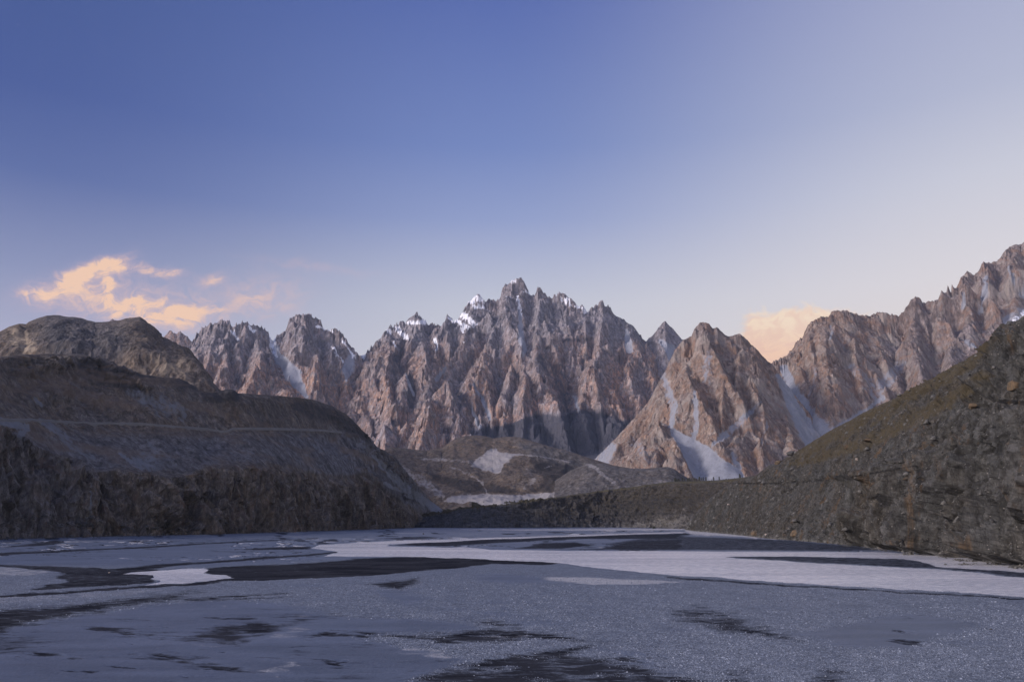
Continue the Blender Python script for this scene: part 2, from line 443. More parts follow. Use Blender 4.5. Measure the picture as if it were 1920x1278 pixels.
massif('mountain', 'twin castle-like grey peaks with snow gullies between them, left of the central massif', skyC,
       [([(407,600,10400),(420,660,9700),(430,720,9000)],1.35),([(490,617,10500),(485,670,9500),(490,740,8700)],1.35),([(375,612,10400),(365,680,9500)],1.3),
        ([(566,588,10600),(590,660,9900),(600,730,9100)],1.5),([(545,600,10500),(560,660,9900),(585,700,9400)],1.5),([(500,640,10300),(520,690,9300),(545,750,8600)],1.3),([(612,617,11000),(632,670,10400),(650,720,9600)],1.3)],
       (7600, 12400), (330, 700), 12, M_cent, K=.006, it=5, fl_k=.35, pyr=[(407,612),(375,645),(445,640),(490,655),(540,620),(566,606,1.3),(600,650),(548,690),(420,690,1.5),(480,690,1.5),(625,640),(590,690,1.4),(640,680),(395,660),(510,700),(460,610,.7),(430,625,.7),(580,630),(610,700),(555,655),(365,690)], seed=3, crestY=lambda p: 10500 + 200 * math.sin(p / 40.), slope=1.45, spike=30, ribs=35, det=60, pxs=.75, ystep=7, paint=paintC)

# --- small far spires between the left mountains
skyA = [(150,640),(185,605),(193,602),(199,596),(206,600),(215,610),(260,640),(295,640),(306,624),(314,618),(322,628),(330,622),(345,630),(356,642),(380,665)]
massif('mountain', 'small row of distant purple spires peeping over the rounded brown hills', skyA, [], (10500, 13800), (150, 385), 20, M_cent,
       K=.008, it=5, seed=9, crestY=lambda p: 12500, slope=1.2, spike=15, pxs=1.2, ystep=16)

# --- D: central cathedral massif
skyD = [(560,800),(600,770),(630,740),(650,705),(668,672),(690,655),(702,642),(712,633),(722,614),(735,612),(752,604),(770,594),(782,590),(792,600),(800,612),(815,612),(828,606),(837,592),
        (850,602),(862,590),(873,578),(880,565),(888,553),(898,552),(908,564),(915,560),(935,563),(940,545),(947,532),(956,528),(968,518),(978,520),(987,535),(993,550),(1002,555),(1008,545),(1014,540),(1020,548),(1028,556),
        (1040,556),(1050,549),(1062,552),(1074,556),(1082,570),(1096,574),(1104,585),(1110,578),(1122,576),(1129,565),(1136,572),(1150,580),(1160,592),(1176,602),(1188,610),(1198,618),(1210,638),(1225,655),(1250,690),(1300,740)]
def paintD(px, py, z, sl, A, at):
    sc = at['scree'] * .75
    for q in ([(972,565,2),(975,600,4),(978,640,7),(986,655,5),(980,665,3)],[(888,720,2),(905,750,4),(920,785,4)],[(884,765,2),(900,800,4)],[(815,640,2),(820,655,2)],
              [(760,700,2),(775,740,3)],[(1175,620,4),(1180,655,8)],[(835,690,3),(820,710,5)],[(1078,745,4),(1085,770,3)]):
        sc = np.maximum(sc, stroke(px, py, q, .5, 3))
    at['scree'] = sc
    s = .50 * sstep(640, 560, py) * sstep(1130, 900, px) * sstep(1.6, .9, sl)
    for q in ([(716,615,4),(732,622,5)],[(745,615,4),(762,632,5)],[(762,605,3),(798,603,5)],[(842,594,2),(860,606,5),(875,615,5)],[(880,566,5),(890,555,6),(905,562,4)],[(868,590,6),(884,602,7),(890,610,4)],
              [(890,575,5),(905,575,4)],[(960,524,6),(966,520,3)],[(985,545,3),(996,550,3)],[(972,555,2),(976,590,3)],[(1035,556,3),(1052,552,3),(1060,566,4)],[(1080,573,4),(1100,585,4)],
              [(668,672,9),(685,664,5)],[(735,640,2),(745,655,3)],[(862,615,3),(870,622,3)],[(812,635,2),(820,655,3)],[(1066,560,3),(1072,572,3)],[(870,640,1),(872,644,1)],[(855,600,3),(873,616,3)]):
        s = np.maximum(s, 1.0 * stroke(px, py, q, .7, 7))
    at['snow'] = s
    low = sstep(690, 600, py + 25 * perlin(px / 60., py / 60., seed=3))
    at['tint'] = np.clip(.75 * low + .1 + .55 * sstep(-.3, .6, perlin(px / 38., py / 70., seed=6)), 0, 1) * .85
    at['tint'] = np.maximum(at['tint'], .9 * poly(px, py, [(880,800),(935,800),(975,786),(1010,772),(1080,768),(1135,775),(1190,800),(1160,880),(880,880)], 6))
    dk = 1.0 * poly(px + 8 * perlin(px / 18., py / 18., seed=2), py, [(905,800),(945,797),(985,782),(1010,775),(1060,778),(1085,765),(1130,775),(1180,790),(1160,870),(900,870)], 5)  # shadow band along the massif's foot, painted in as darker bluish rock
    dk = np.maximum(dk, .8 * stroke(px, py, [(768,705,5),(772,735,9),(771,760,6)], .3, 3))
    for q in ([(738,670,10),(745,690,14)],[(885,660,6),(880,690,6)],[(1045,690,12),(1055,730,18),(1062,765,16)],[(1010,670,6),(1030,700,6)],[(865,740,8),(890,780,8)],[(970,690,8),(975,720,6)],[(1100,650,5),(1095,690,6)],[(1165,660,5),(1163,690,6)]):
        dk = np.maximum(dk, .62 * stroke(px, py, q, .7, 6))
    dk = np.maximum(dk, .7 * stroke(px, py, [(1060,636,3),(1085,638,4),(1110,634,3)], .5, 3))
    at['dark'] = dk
R = 1.45
rD = [([(968,518,11500),(960,560,11300),(940,600,10900),(925,640,10400),(905,668,9900),(880,720,9200),(850,790,8400)],1.15),
      ([(993,550,11500),(1000,600,10900),(1005,650,10000),(1000,668,9600),(990,705,9200),(985,720,9000),(1000,795,8300)],R),
      ([(1000,668,9600),(1022,710,9200),(1045,765,8700)],R),
      ([(958,690,9500),(952,730,9000),(945,795,8400)],1.6),([(908,672,9800),(915,720,9200),(925,790,8500)],1.5),
      ([(880,720,9200),(892,770,8700),(900,810,8300)],1.5),([(835,712,9000),(845,760,8500),(850,800,8200)],1.4),([(835,712,9000),(800,770,8400),(790,820,8000)],1.3),
      ([(837,592,11000),(820,650,10300),(812,700,9500),(790,760,8700)],1.25),([(798,660,9900),(798,720,9200)],1.5),
      ([(782,590,11300),(790,640,10600),(798,665,9900)],1.2),([(722,614,11000),(716,648,10200),(722,700,9500),(730,760,8700),(740,830,8000)],1.3),
      ([(668,672,10600),(678,700,10000),(672,740,9300),(700,820,8300)],1.2),([(765,700,9400),(750,750,8800),(745,790,8400)],1.4),
      ([(1014,540,11400),(1030,600,10800),(1040,640,10400)],1.3),([(1062,552,11600),(1070,600,11000),(1080,640,10500),(1085,690,9900)],1.2),
      ([(1129,565,11300),(1135,620,10700),(1140,650,10200),(1118,672,9700)],1.2),([(1118,672,9700),(1100,715,9200),(1085,775,8600)],1.5),([(1118,672,9700),(1135,730,9100),(1150,790,8500)],1.5),
      ([(1176,602,11200),(1185,650,10500),(1178,690,9800),(1160,760,9000)],1.3),([(1178,690,9800),(1200,740,9200),(1190,790,8700)],1.4),([(1210,640,10900),(1215,690,10200),(1230,740,9500)],1.3)]
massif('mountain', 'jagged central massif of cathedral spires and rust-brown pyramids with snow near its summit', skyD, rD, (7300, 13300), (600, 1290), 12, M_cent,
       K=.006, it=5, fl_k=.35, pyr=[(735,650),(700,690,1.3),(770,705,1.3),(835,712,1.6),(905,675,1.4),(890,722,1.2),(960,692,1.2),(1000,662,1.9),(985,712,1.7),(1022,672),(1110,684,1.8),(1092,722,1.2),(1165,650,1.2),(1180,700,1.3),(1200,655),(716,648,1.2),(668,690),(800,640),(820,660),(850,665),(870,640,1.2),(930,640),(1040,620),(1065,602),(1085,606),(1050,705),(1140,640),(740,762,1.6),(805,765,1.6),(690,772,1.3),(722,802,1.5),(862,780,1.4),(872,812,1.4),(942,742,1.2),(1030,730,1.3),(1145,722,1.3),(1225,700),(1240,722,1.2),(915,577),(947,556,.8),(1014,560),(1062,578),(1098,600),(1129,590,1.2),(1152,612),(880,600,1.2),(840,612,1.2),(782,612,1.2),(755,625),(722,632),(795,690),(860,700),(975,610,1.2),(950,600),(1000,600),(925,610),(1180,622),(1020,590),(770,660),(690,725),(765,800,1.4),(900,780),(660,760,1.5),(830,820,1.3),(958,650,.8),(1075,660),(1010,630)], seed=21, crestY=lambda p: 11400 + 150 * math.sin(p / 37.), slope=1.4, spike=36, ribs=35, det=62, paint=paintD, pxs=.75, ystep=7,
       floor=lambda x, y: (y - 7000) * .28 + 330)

# --- E: small dark pyramid behind the saddle
skyE = [(1170,700),(1200,655),(1215,637),(1232,622),(1244,607),(1252,601),(1262,612),(1272,624),(1282,635),(1300,640),(1340,680)]
def paintE(px, py, z, sl, A, at):
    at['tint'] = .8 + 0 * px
    at['scree'] = np.maximum(at['scree'], stroke(px, py, [(1240,640,5),(1256,655,9),(1257,672,3)], .5, 4))
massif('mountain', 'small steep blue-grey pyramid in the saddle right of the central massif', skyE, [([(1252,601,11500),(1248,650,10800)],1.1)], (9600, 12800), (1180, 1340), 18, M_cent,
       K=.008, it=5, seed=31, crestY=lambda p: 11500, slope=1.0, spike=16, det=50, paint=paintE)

# --- F: pink pyramid
skyF = [(1040,960),(1080,910),(1110,862),(1150,822),(1180,790),(1212,755),(1235,715),(1250,690),(1268,655),(1285,636),(1300,630),(1306,618),(1314,608),(1323,603),(1334,606),(1342,616),(1349,612),(1358,622),(1368,630),
        (1380,628),(1392,625),(1400,632),(1412,645),(1425,658),(1440,676),(1448,682),(1480,730),(1530,800),(1560,860)]
def paintF(px, py, z, sl, A, at):
    sc = at['scree'] * .8
    sc = np.maximum(sc, 1.2 * poly(px + 2 * perlin(px / 9., py / 9.), py, [(1256,795),(1268,806),(1300,822),(1330,838),(1352,858),(1385,878),(1402,900),(1305,905),(1288,868),(1270,832),(1258,815)], 3))
    for q, k in (([(1256,735,7),(1264,765,8),(1257,800,6)],.85),([(1245,700,4),(1255,740,8)],.7),([(1303,735,4),(1308,790,7),(1300,820,6)],.8),([(1427,752,2),(1395,785,8),(1360,815,9),(1335,834,5)],.75),
                 ([(1330,660,6),(1325,710,10)],.55),([(1130,862,16),(1150,835,7)],.9),([(1375,850,5),(1385,880,5)],.8),([(1440,790,3),(1425,840,4)],.6),([(1220,860,12),(1190,830,8)],.5)):
        sc = np.maximum(sc, k * stroke(px, py, q, .5, 6))
    sc = np.maximum(sc, 1.0 * poly(px + 3 * perlin(px / 9., py / 9.), py, [(1452,700),(1470,700),(1500,760),(1545,820),(1540,850),(1510,840),(1478,770)], 4))
    at['scree'] = sc
    at['dark'] = .7 * stroke(px, py, [(1250,683,2),(1235,715,6),(1228,725,4)], .5, 3)
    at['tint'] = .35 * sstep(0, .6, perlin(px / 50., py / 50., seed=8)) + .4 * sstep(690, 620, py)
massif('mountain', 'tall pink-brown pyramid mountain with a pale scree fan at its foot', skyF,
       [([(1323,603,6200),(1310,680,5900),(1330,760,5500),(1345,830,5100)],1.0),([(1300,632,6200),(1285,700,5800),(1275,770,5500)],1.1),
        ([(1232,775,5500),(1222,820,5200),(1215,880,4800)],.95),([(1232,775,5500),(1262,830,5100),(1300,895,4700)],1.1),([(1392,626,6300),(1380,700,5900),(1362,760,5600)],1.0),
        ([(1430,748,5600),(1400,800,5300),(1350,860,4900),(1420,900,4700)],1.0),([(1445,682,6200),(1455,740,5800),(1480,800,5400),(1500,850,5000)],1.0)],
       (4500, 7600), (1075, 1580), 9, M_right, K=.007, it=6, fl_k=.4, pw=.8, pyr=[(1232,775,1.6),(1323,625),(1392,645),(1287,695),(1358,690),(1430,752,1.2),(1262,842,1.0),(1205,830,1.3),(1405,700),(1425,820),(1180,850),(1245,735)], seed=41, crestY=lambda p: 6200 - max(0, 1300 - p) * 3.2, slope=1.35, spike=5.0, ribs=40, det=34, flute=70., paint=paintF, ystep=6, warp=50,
       floor=lambda x, y: (y - 4500) * .12 + 120)

# --- G: long right massif
skyG = [(1380,760),(1420,700),(1448,678),(1458,672),(1468,674),(1482,660),(1495,645),(1510,632),(1520,612),(1530,602),(1545,594),(1562,595),(1574,580),(1600,582),(1625,590),(1640,593),(1655,588),(1672,584),(1686,590),
        (1695,592),(1708,582),(1712,574),(1733,554),(1748,570),(1762,565),(1775,562),(1784,545),(1793,549),(1797,537),(1802,549),(1806,535),(1812,543),(1818,530),(1824,518),(1832,516),(1838,507),(1850,516),(1862,505),(1872,490),(1884,492),(1900,490),(1910,478),(1918,466),(1935,460),(1960,452),(2000,440),(2060,420)]
def paintG(px, py, z, sl, A, at):
    sc = at['scree'] * .8
    for q, k in (([(1470,690,7),(1485,730,12),(1515,790,22),(1545,830,34)],1.1),([(1655,745,4),(1610,780,8),(1560,820,18)],.9),([(1560,612,3),(1558,635,3)],.8),
                 ([(1850,520,4),(1845,560,8),(1838,585,6)],.85),([(1890,500,3),(1900,530,5),(1925,560,6)],.85),([(1810,545,3),(1806,575,7)],.8),([(1690,680,10),(1640,740,16)],.6),
                 ([(1530,690,4),(1520,740,5)],.6),([(1915,590,14),(1890,602,10)],.9),([(1815,640,4),(1835,655,3)],.8),([(1600,690,12),(1630,720,16)],.5)):
        sc = np.maximum(sc, k * stroke(px, py, q, .5, 6))
    at['scree'] = sc
    at['snow'] = .7 * stroke(px, py, [(1925,588,9),(1900,600,5)], .5, 5)
    at['dark'] = .8 * stroke(px, py, [(1560,658,1.2),(1590,690,1.4),(1620,735,1.2)], .4, 2)
    at['tint'] = .45 * sstep(1560, 1700, px) + .35 * sstep(0, .6, perlin(px / 50., py / 50., seed=8))
    at['tint'] = np.maximum(at['tint'], .9 * stroke(px, py, [(1800,620,20),(1870,610,22),(1780,670,18)], .7, 6))
massif('mountain', 'long pink-grey mountain wall climbing to needle spires at the right edge', skyG,
       [([(1545,594,7200),(1540,680,6800),(1530,760,6300),(1560,810,5900)],.95),([(1640,593,7600),(1620,680,7000),(1640,740,6500)],.85),([(1520,620,7200),(1500,700,6800),(1510,750,6400)],1.0),
        ([(1735,555,7900),(1700,640,7200),(1720,720,6500)],.9),([(1838,507,8200),(1820,600,7400),(1780,680,6700)],.95),([(1918,466,8400),(1880,560,7600),(1900,640,6900)],1.0)],
       (5300, 9600), (1400, 2040), 13, M_right, K=.007, it=6, fl_k=.4, pyr=[(1545,612,1.2),(1500,690,1.2),(1600,640),(1560,700,1.3),(1650,655,1.2),(1735,568),(1690,640,1.2),(1780,620),(1838,520),(1860,575,1.2),(1905,515,1.2),(1620,715),(1800,560),(1755,600),(1520,650),(1480,700),(1640,700),(1880,530),(1530,760),(1720,690)], seed=51, crestY=lambda p: 7200 + (p - 1450) * 2.4, slope=1.2, spike=16, ribs=34, det=40, flute=90., paint=paintG, ystep=9,
       floor=lambda x, y: (y - 5300) * .12 + 200)

def low(px, Y, z=-14.):
    u = ray(px, 985)[0]; return project(u * Y, Y, z + 0 * Y)[1]
# ------------------------------------------------------------------ lofted hills from contour curves
def loft(name, label, px, curves, rows, disp, paint, mat, cat='hill', kind='structure', jitter=None):
    """curves: list of (py array, Y array) over px, from the foot up over the crest; rows between them"""
    Ps = [np.stack(pt(px, c[0], c[1]), -1) for c in curves]
    out = []
    for k, (A, B) in enumerate(zip(Ps[:-1], Ps[1:])):
        n = rows[k]; t = np.linspace(0, 1, n, endpoint=(k == len(Ps) - 2))[:, None, None]
        out.append(A[None] * (1 - t) + B[None] * t)
    P = np.concatenate(out, 0)
    # soften creases between bands
    for _ in range(10):
        P[1:-1] = P[1:-1] * .5 + .25 * (P[2:] + P[:-2])
    du = np.gradient(P, axis=1); dv = np.gradient(P, axis=0)
    N = np.cross(du, dv); N /= np.linalg.norm(N, axis=-1, keepdims=True) + 1e-9
    N *= np.sign((N * (np.array([0, 0, 300.]) - P)).sum(-1, keepdims=True) + 1e-9)
    PX, PY = project(P[..., 0], P[..., 1], P[..., 2])
    d = disp(P, N, PX, PY)
    P = P + N * d[..., None]
    PX, PY = project(P[..., 0], P[..., 1], P[..., 2])
    at = {k: np.zeros(P.shape[:2]) for k in ('scree', 'snow', 'tint', 'dark', 'extra')}
    paint(P, N, PX, PY, at, d)
    o = grid_mesh(name, P, at, mat, None, label, cat, kind)
    print(name, P.shape, round(time.time() - T0, 1))
    return o, P, PX, PY

# --- B: rounded brown mountain behind the left hill
pxB = np.arange(-160, 480, 1.0)
crestB = [(-160,650),(-60,640),(0,622),(18,612),(35,607),(50,608),(56,604),(70,598),(88,592),(110,591),(130,594),(150,596),(165,602),(178,606),(200,604),(222,602),(236,597),(262,594),(272,600),(282,612),(292,622),(300,630),(312,634),(340,648),(356,660),(368,680),(382,700),(400,722),(430,745),(480,780)]
cB = interp(pxB, crestB)
def dispB(P, N, px, py):
    x, y, z = P[..., 0], P[..., 1], P[..., 2]
    d = 70 * fbm(x, y, z * .7, s=650, o=5, seed=71, ridge=True) - 20
    d += 26 * fbm(x, y, z * .35, s=120, o=4, seed=75, ridge=True)
    k = sstep(0, 30, np.abs(py - np.interp(px, pxB, cB))) * .85 + .15
    return d * k
def paintB(P, N, px, py, at, d):
    at['tint'] = np.clip(.8 * stroke(px, py, [(120,620,50),(150,650,48),(200,640,40)], .6, 8), 0, 1)
    at['dark'] = .55 * stroke(px, py, [(110,630,30),(110,650,22)], .7, 8) + .3 * stroke(px, py, [(250,620,45),(210,650,40)], .6, 6)
    at['scree'] = .7 * stroke(px, py, [(30,630,20),(55,650,16)], .6, 8) + .42 * stroke(px, py, [(260,690,40),(340,710,50)], .7, 8)
M_B = rock_mat('rock_tan', 9, (.12, .095, .08), (.148, .108, .077), (.095, .083, .08), (.22, .18, .15), (.26, .215, .165), (.045, .047, .058), bump=.4, patch=.5, blue=(.085, .082, .09), alb=.72, vor=2.4, vk=.5)
loft('mountain', 'rounded tan-brown mountain behind the dark left hill under the sunset cloud', pxB,
     [(cB * 0 + 900, pxB * 0 + 2900), ((cB * .55 + 735 * .45), pxB * 0 + 3250), (cB + 22, pxB * 0 + 3700), (cB, pxB * 0 + 3850), (cB + 60, pxB * 0 + 4500)], [110, 150, 60, 25], dispB, paintB, M_B, 'mountain')

# --- H: valley hills in the middle
M_H = rock_mat('earth_brown', 8, (.108, .085, .07), (.145, .108, .08), (.08, .07, .067), (.17, .145, .125), (.27, .26, .27), (.028, .026, .028), alb=.8, bump=.3, patch=.35, vz=.8, blue=(.085, .087, .095))
def hill(name, label, x0, x1, crest, foot, Yc, Yf, disp_a, paint, seed, mat=M_H, rows=(110, 60, 20)):
    px = np.arange(x0, x1, 1.0); c = interp(px, crest); f_ = interp(px, foot)
    yc = np.interp(px, [p for p, _ in Yc], [v for _, v in Yc]); yf = np.interp(px, [p for p, _ in Yf], [v for _, v in Yf])
    def dd(P, N, a, b):
        x, y, z = P[..., 0], P[..., 1], P[..., 2]
        d = disp_a * (fbm(x, y, z * .6, s=disp_a * 11, o=5, seed=seed, ridge=True) - .3) + disp_a * .22 * fbm(x, y, z * .4, s=disp_a * 1.8, o=3, seed=seed + 5, ridge=True)
        return d * (.12 + .88 * sstep(0, 16, np.abs(b - np.interp(a, px, c))))
    return loft(name, label, px, [(f_, yf), (f_ * .5 + c * .5, yf * .55 + yc * .45), (c, yc), (c + 25, yc + 500)], rows, dd, paint, mat)

def paintH1(P, N, px, py, at, d):
    s = 1.0 * poly(px + 6 * perlin(px / 16., py / 16., seed=5) + 3 * perlin(px / 6., py / 6.), py + 2 * perlin(px / 12., py / 7., seed=9), [(886,866),(905,852),(918,841),(932,840),(936,846),(950,848),(975,850),(950,866),(935,888),(915,884),(890,876),(880,874)], 3)
    s = np.maximum(s, 1.0 * poly(px, py + 2 * perlin(px / 10., py / 4.), [(845,930),(900,926),(980,927),(1060,920),(1050,938),(930,950),(880,946),(830,940)], 3))
    for q, k in (([(950,850,2),(1010,855,1.6),(1070,866,1.3)],.9),([(870,885,1.3),(905,905,1.5),(915,925,2)],.8),([(905,868,1.2),(945,862,1.2)],.9),([(790,860,4),(850,862,3),(890,866,4)],.7),
                 ([(985,880,3),(1005,895,6),(985,915,6)],.55),([(740,870,6),(790,900,10),(830,930,8)],.75),([(845,875,2),(880,888,1.5)],.7),([(1020,878,1.5),(1035,872,1)],.8)):
        s = np.maximum(s, k * .8 * stroke(px, py, q, .7, 6))
    at['scree'] = s
    at['dark'] = np.maximum(.75 * poly(px + 4 * perlin(px / 12., py / 12.), py, [(830,890),(870,898),(930,905),(990,925),(880,925),(820,905),(790,880)], 5),
                            .75 * poly(px, py, [(990,860),(1060,868),(1100,885),(1080,900),(1030,925),(1000,920),(1020,900)], 5))
    at['tint'] = .6 * poly(px, py, [(960,825),(1060,845),(1140,880),(1100,900),(1000,860)], 8)
    at['extra'] = stroke(px, py, [(870,822,20),(930,826,26)], .5, 6)
hill('hill', 'low brown valley hills with a pale white scree patch, in front of the massif', 700, 1340,
     [(700,850),(735,835),(760,838),(800,845),(830,838),(850,822),(870,815),(900,814),(925,820),(950,817),(975,818),(1000,826),(1040,838),(1060,842),(1090,853),(1120,862),(1150,872),(1185,878),(1220,882),(1260,890),(1340,905)],
     [(700,975),(1340,975)], [(700,4300),(900,4700),(1150,4300),(1340,4000)], [(700,3300),(1340,3100)], 58, paintH1, 81)
def paintH2(P, N, px, py, at, d):
    at['scree'] = .6 * stroke(px, py, [(1090,862,3),(1120,880,5),(1150,905,5)], .6, 5) + .35 * poly(px, py, [(1190,905),(1290,895),(1300,910),(1190,925)], 5)
    at['tint'] = .55 + 0 * px
    at['dark'] = .35 * stroke(px, py, [(1050,900,20),(1080,880,12)], .7, 6)
hill('hill', 'smooth dark grey hill in the valley, below the pink pyramid', 1040, 1370,
     [(1040,900),(1070,880),(1100,868),(1130,868),(1160,875),(1200,877),(1230,875),(1252,873),(1265,878),(1280,890),(1300,900),(1370,915)],
     [(1040,960),(1370,960)], [(1040,3600),(1370,3500)], [(1040,3000),(1370,2900)], 26, paintH2, 91, rows=(90, 60, 20))
hill('hill', 'small brown knolls on the valley floor behind the terrace edge', 780, 1010,
     [(780,965),(830,955),(860,945),(880,938),(895,941),(905,946),(920,944),(930,946),(960,958),(1010,965)],
     [(780,975),(1010,975)], [(780,3150),(1010,3150)], [(780,2980),(1010,2980)], 10, lambda P, N, px, py, at, d: None, 95, rows=(30, 30, 10))

# --- I: river terrace
pxI = np.arange(770, 1480, .8)
topI = interp(pxI, [(770,972),(830,962),(860,953),(900,950),(940,946),(1000,938),(1060,929),(1120,920),(1180,913),(1220,907),(1260,902),(1300,901),(1340,900),(1380,896),(1410,892),(1480,885)])
footI = interp(pxI, [(770,987.5),(860,988.5),(1000,987.8),(1150,987),(1290,989.5),(1480,1000)])
benchI = footI * .40 + topI * .60; mid2 = footI * .62 + topI * .38
yfI = gnd(pxI, footI + 1.0)[1]; yfI = np.minimum(yfI, 2700)
yfI = np.convolve(np.pad(yfI, 260, mode='edge'), np.hanning(261) / np.hanning(261).sum(), mode='same')[260:-260]
def dispI(P, N, px, py):
    x, y, z = P[..., 0], P[..., 1], P[..., 2]
    t = (py - np.interp(px, pxI, topI)) / (np.interp(px, pxI, footI) - np.interp(px, pxI, topI))
    d = 14 * fbm(x, y, z * .15, s=120, o=5, seed=101, ridge=True) + 5 * fbm(x, y, z * 2.5, s=30, o=4, seed=105)
    d += .6 * facets(x, y, z * .6, 24, seed=17) + .6 * facets(x, y, z, 9, seed=18)
    bed = perlin(z / 6. + .2 * perlin(x / 200., y / 200.), x / 900., seed=3); d += 3.2 * sstep(-.2, .2, bed)
    return d * sstep(0, .12, t)
def paintI(P, N, px, py, at, d):
    t = (py - np.interp(px, pxI, topI)) / (np.interp(px, pxI, footI) - np.interp(px, pxI, topI))
    at['scree'] = .52 * sstep(.72, .95, t) * (1 - .4 * sstep(1200, 1000, px)); at['scree'] += .35 * stroke(px, py, [(1230,970,12),(1320,958,16)], .6, 6)
    at['tint'] = .9 * sstep(1100, 850, px) + .4 * sstep(.5, 1, t)
    at['dark'] = .45 * stroke(px, py, [(1100,955,14),(1300,935,20)], .7, 8) + .55 * stroke(px, py, [(1060,972,2),(1150,966,2),(1320,960,1.5)], .5, 3)
    at['extra'] = 1 - sstep(.02, .08, t)
def moss(t, co, col, S):
    e = t.math('ADD', t.attr('extra'), t.math('MULTIPLY', t.math('SUBTRACT', t.noise(co, 1 / (S * 5.), 4, .6), .5), .9))
    return t.mix(t.rng(e, .4, .75), col, t.mix(t.noise(co, 1 / (S * 1.5), 3, .6), (.036, .035, .024), (.07, .06, .038)))
M_I = rock_mat('terrace_conglomerate', 6, (.062, .056, .05), (.076, .066, .052), (.05, .048, .05), (.105, .095, .085), (.14, .135, .13), (.03, .03, .031), alb=.62, bump=.35, patch=.3, vz=3.5, blue=(.07, .074, .088), extra=moss)
terr, PI_, PXI, PYI = loft('terrace', 'long dark flat-topped river terrace across the valley floor', pxI, [(low(pxI, yfI - 12), yfI - 12), (footI, yfI), (mid2, yfI + 90), (benchI, yfI + 150), (topI + 1, yfI + 200), (topI, yfI + 700), (topI + 12, yfI + 1100)], [6, 34, 30, 34, 40, 14], dispI, paintI, M_I, 'terrace')

# --- J: big left hill with cliff band
pxJ = np.arange(-170, 850, .62)
crestJ = interp(pxJ, [(-170,672),(-60,670),(0,668),(40,664),(90,661),(140,662),(155,663),(185,672),(205,678),(232,688),(262,698),(300,704),(335,707),(352,714),(368,728),(384,735),(400,734),(420,730),(436,728),(446,735),(480,738),(520,740),(556,742),(590,748),(625,760),(650,775),(665,790),(680,806),(692,818),(696,832),(716,842),(740,853),(760,880),(785,912),(808,938),(830,955),(850,966)])
cliffJ = interp(pxJ, [(-170,760),(0,795),(40,812),(80,835),(120,850),(155,866),(180,880),(240,876),(300,882),(350,884),(400,870),(450,866),(500,866),(545,872),(575,882),(610,890),(650,893),(680,886),(700,902),(730,928),(765,945),(800,962),(850,975)])
footJ = interp(pxJ, [(-170,1017),(0,1010),(130,1006),(300,1003),(460,999),(640,993),(790,988),(805,986),(850,984)])
yfJ = gnd(pxJ, footJ + .5)[1]; yfJ = np.minimum(yfJ, 2900)
yfJ = np.convolve(np.pad(yfJ, 80, mode='edge'), np.hanning(81) / np.hanning(81).sum(), mode='same')[80:-80]
hC = (footJ - cliffJ) / F * yfJ; hS = (cliffJ - crestJ) / F
ycJ = yfJ + hC * .45 + 15
ysJ = (ycJ + hS * ycJ * 1.25 * 1.1 + 60)
mJ = cliffJ * .5 + crestJ * .5 + 6
def dispJ(P, N, px, py):
    x, y, z = P[..., 0], P[..., 1], P[..., 2]
    cl = np.interp(px, pxJ, cliffJ); cr = np.interp(px, pxJ, crestJ)
    c = sstep(-4, 8, py - cl)
    rib = fbm(x, y, z * .16, s=95, o=5, seed=111, ridge=True, g=.55)
    d = c * sstep(0, 26, py - cl) * (24 * rib + 3 * fbm(x, y, z * .5, s=22, o=4, seed=117, ridge=True) - 6 + .45 * facets(x, y, z * .3, 50, seed=13, tilt=.7) + .6 * facets(x, y, z * .33, 19, seed=14, tilt=.7) + .45 * facets(x, y, z * .7, 7, seed=15))
    knob = sstep(0, .5, fbm(x, y, z, s=330, o=3, seed=121))
    d += (1 - c) * (26 * fbm(x, y, z, s=420, o=3, seed=119) + 13 * (fbm(x + .4 * y, y * .5, z * .4, s=150, o=4, seed=120, ridge=True) - .3) + (2.5 + 12 * knob) * (fbm(x, y, z * .6, s=60, o=5, seed=123, ridge=True) - .2))
    rocky = np.maximum(stroke(px, py, [(170,690,22),(250,715,20),(265,735,14)], .6, 5), stroke(px, py, [(690,820,10),(720,860,20),(770,920,24)], .6, 5))
    rocky = np.maximum(rocky, stroke(px, py, [(50,690,16),(130,690,12)], .6, 5))
    d += rocky * 10 * (fbm(x, y, z, s=40, o=5, seed=131, ridge=True) - .2)
    d += (rocky + knob * .25) * .5 * facets(x, y, z, 20, seed=16)
    return d * (.12 + .88 * sstep(0, 14, np.abs(py - cr)))
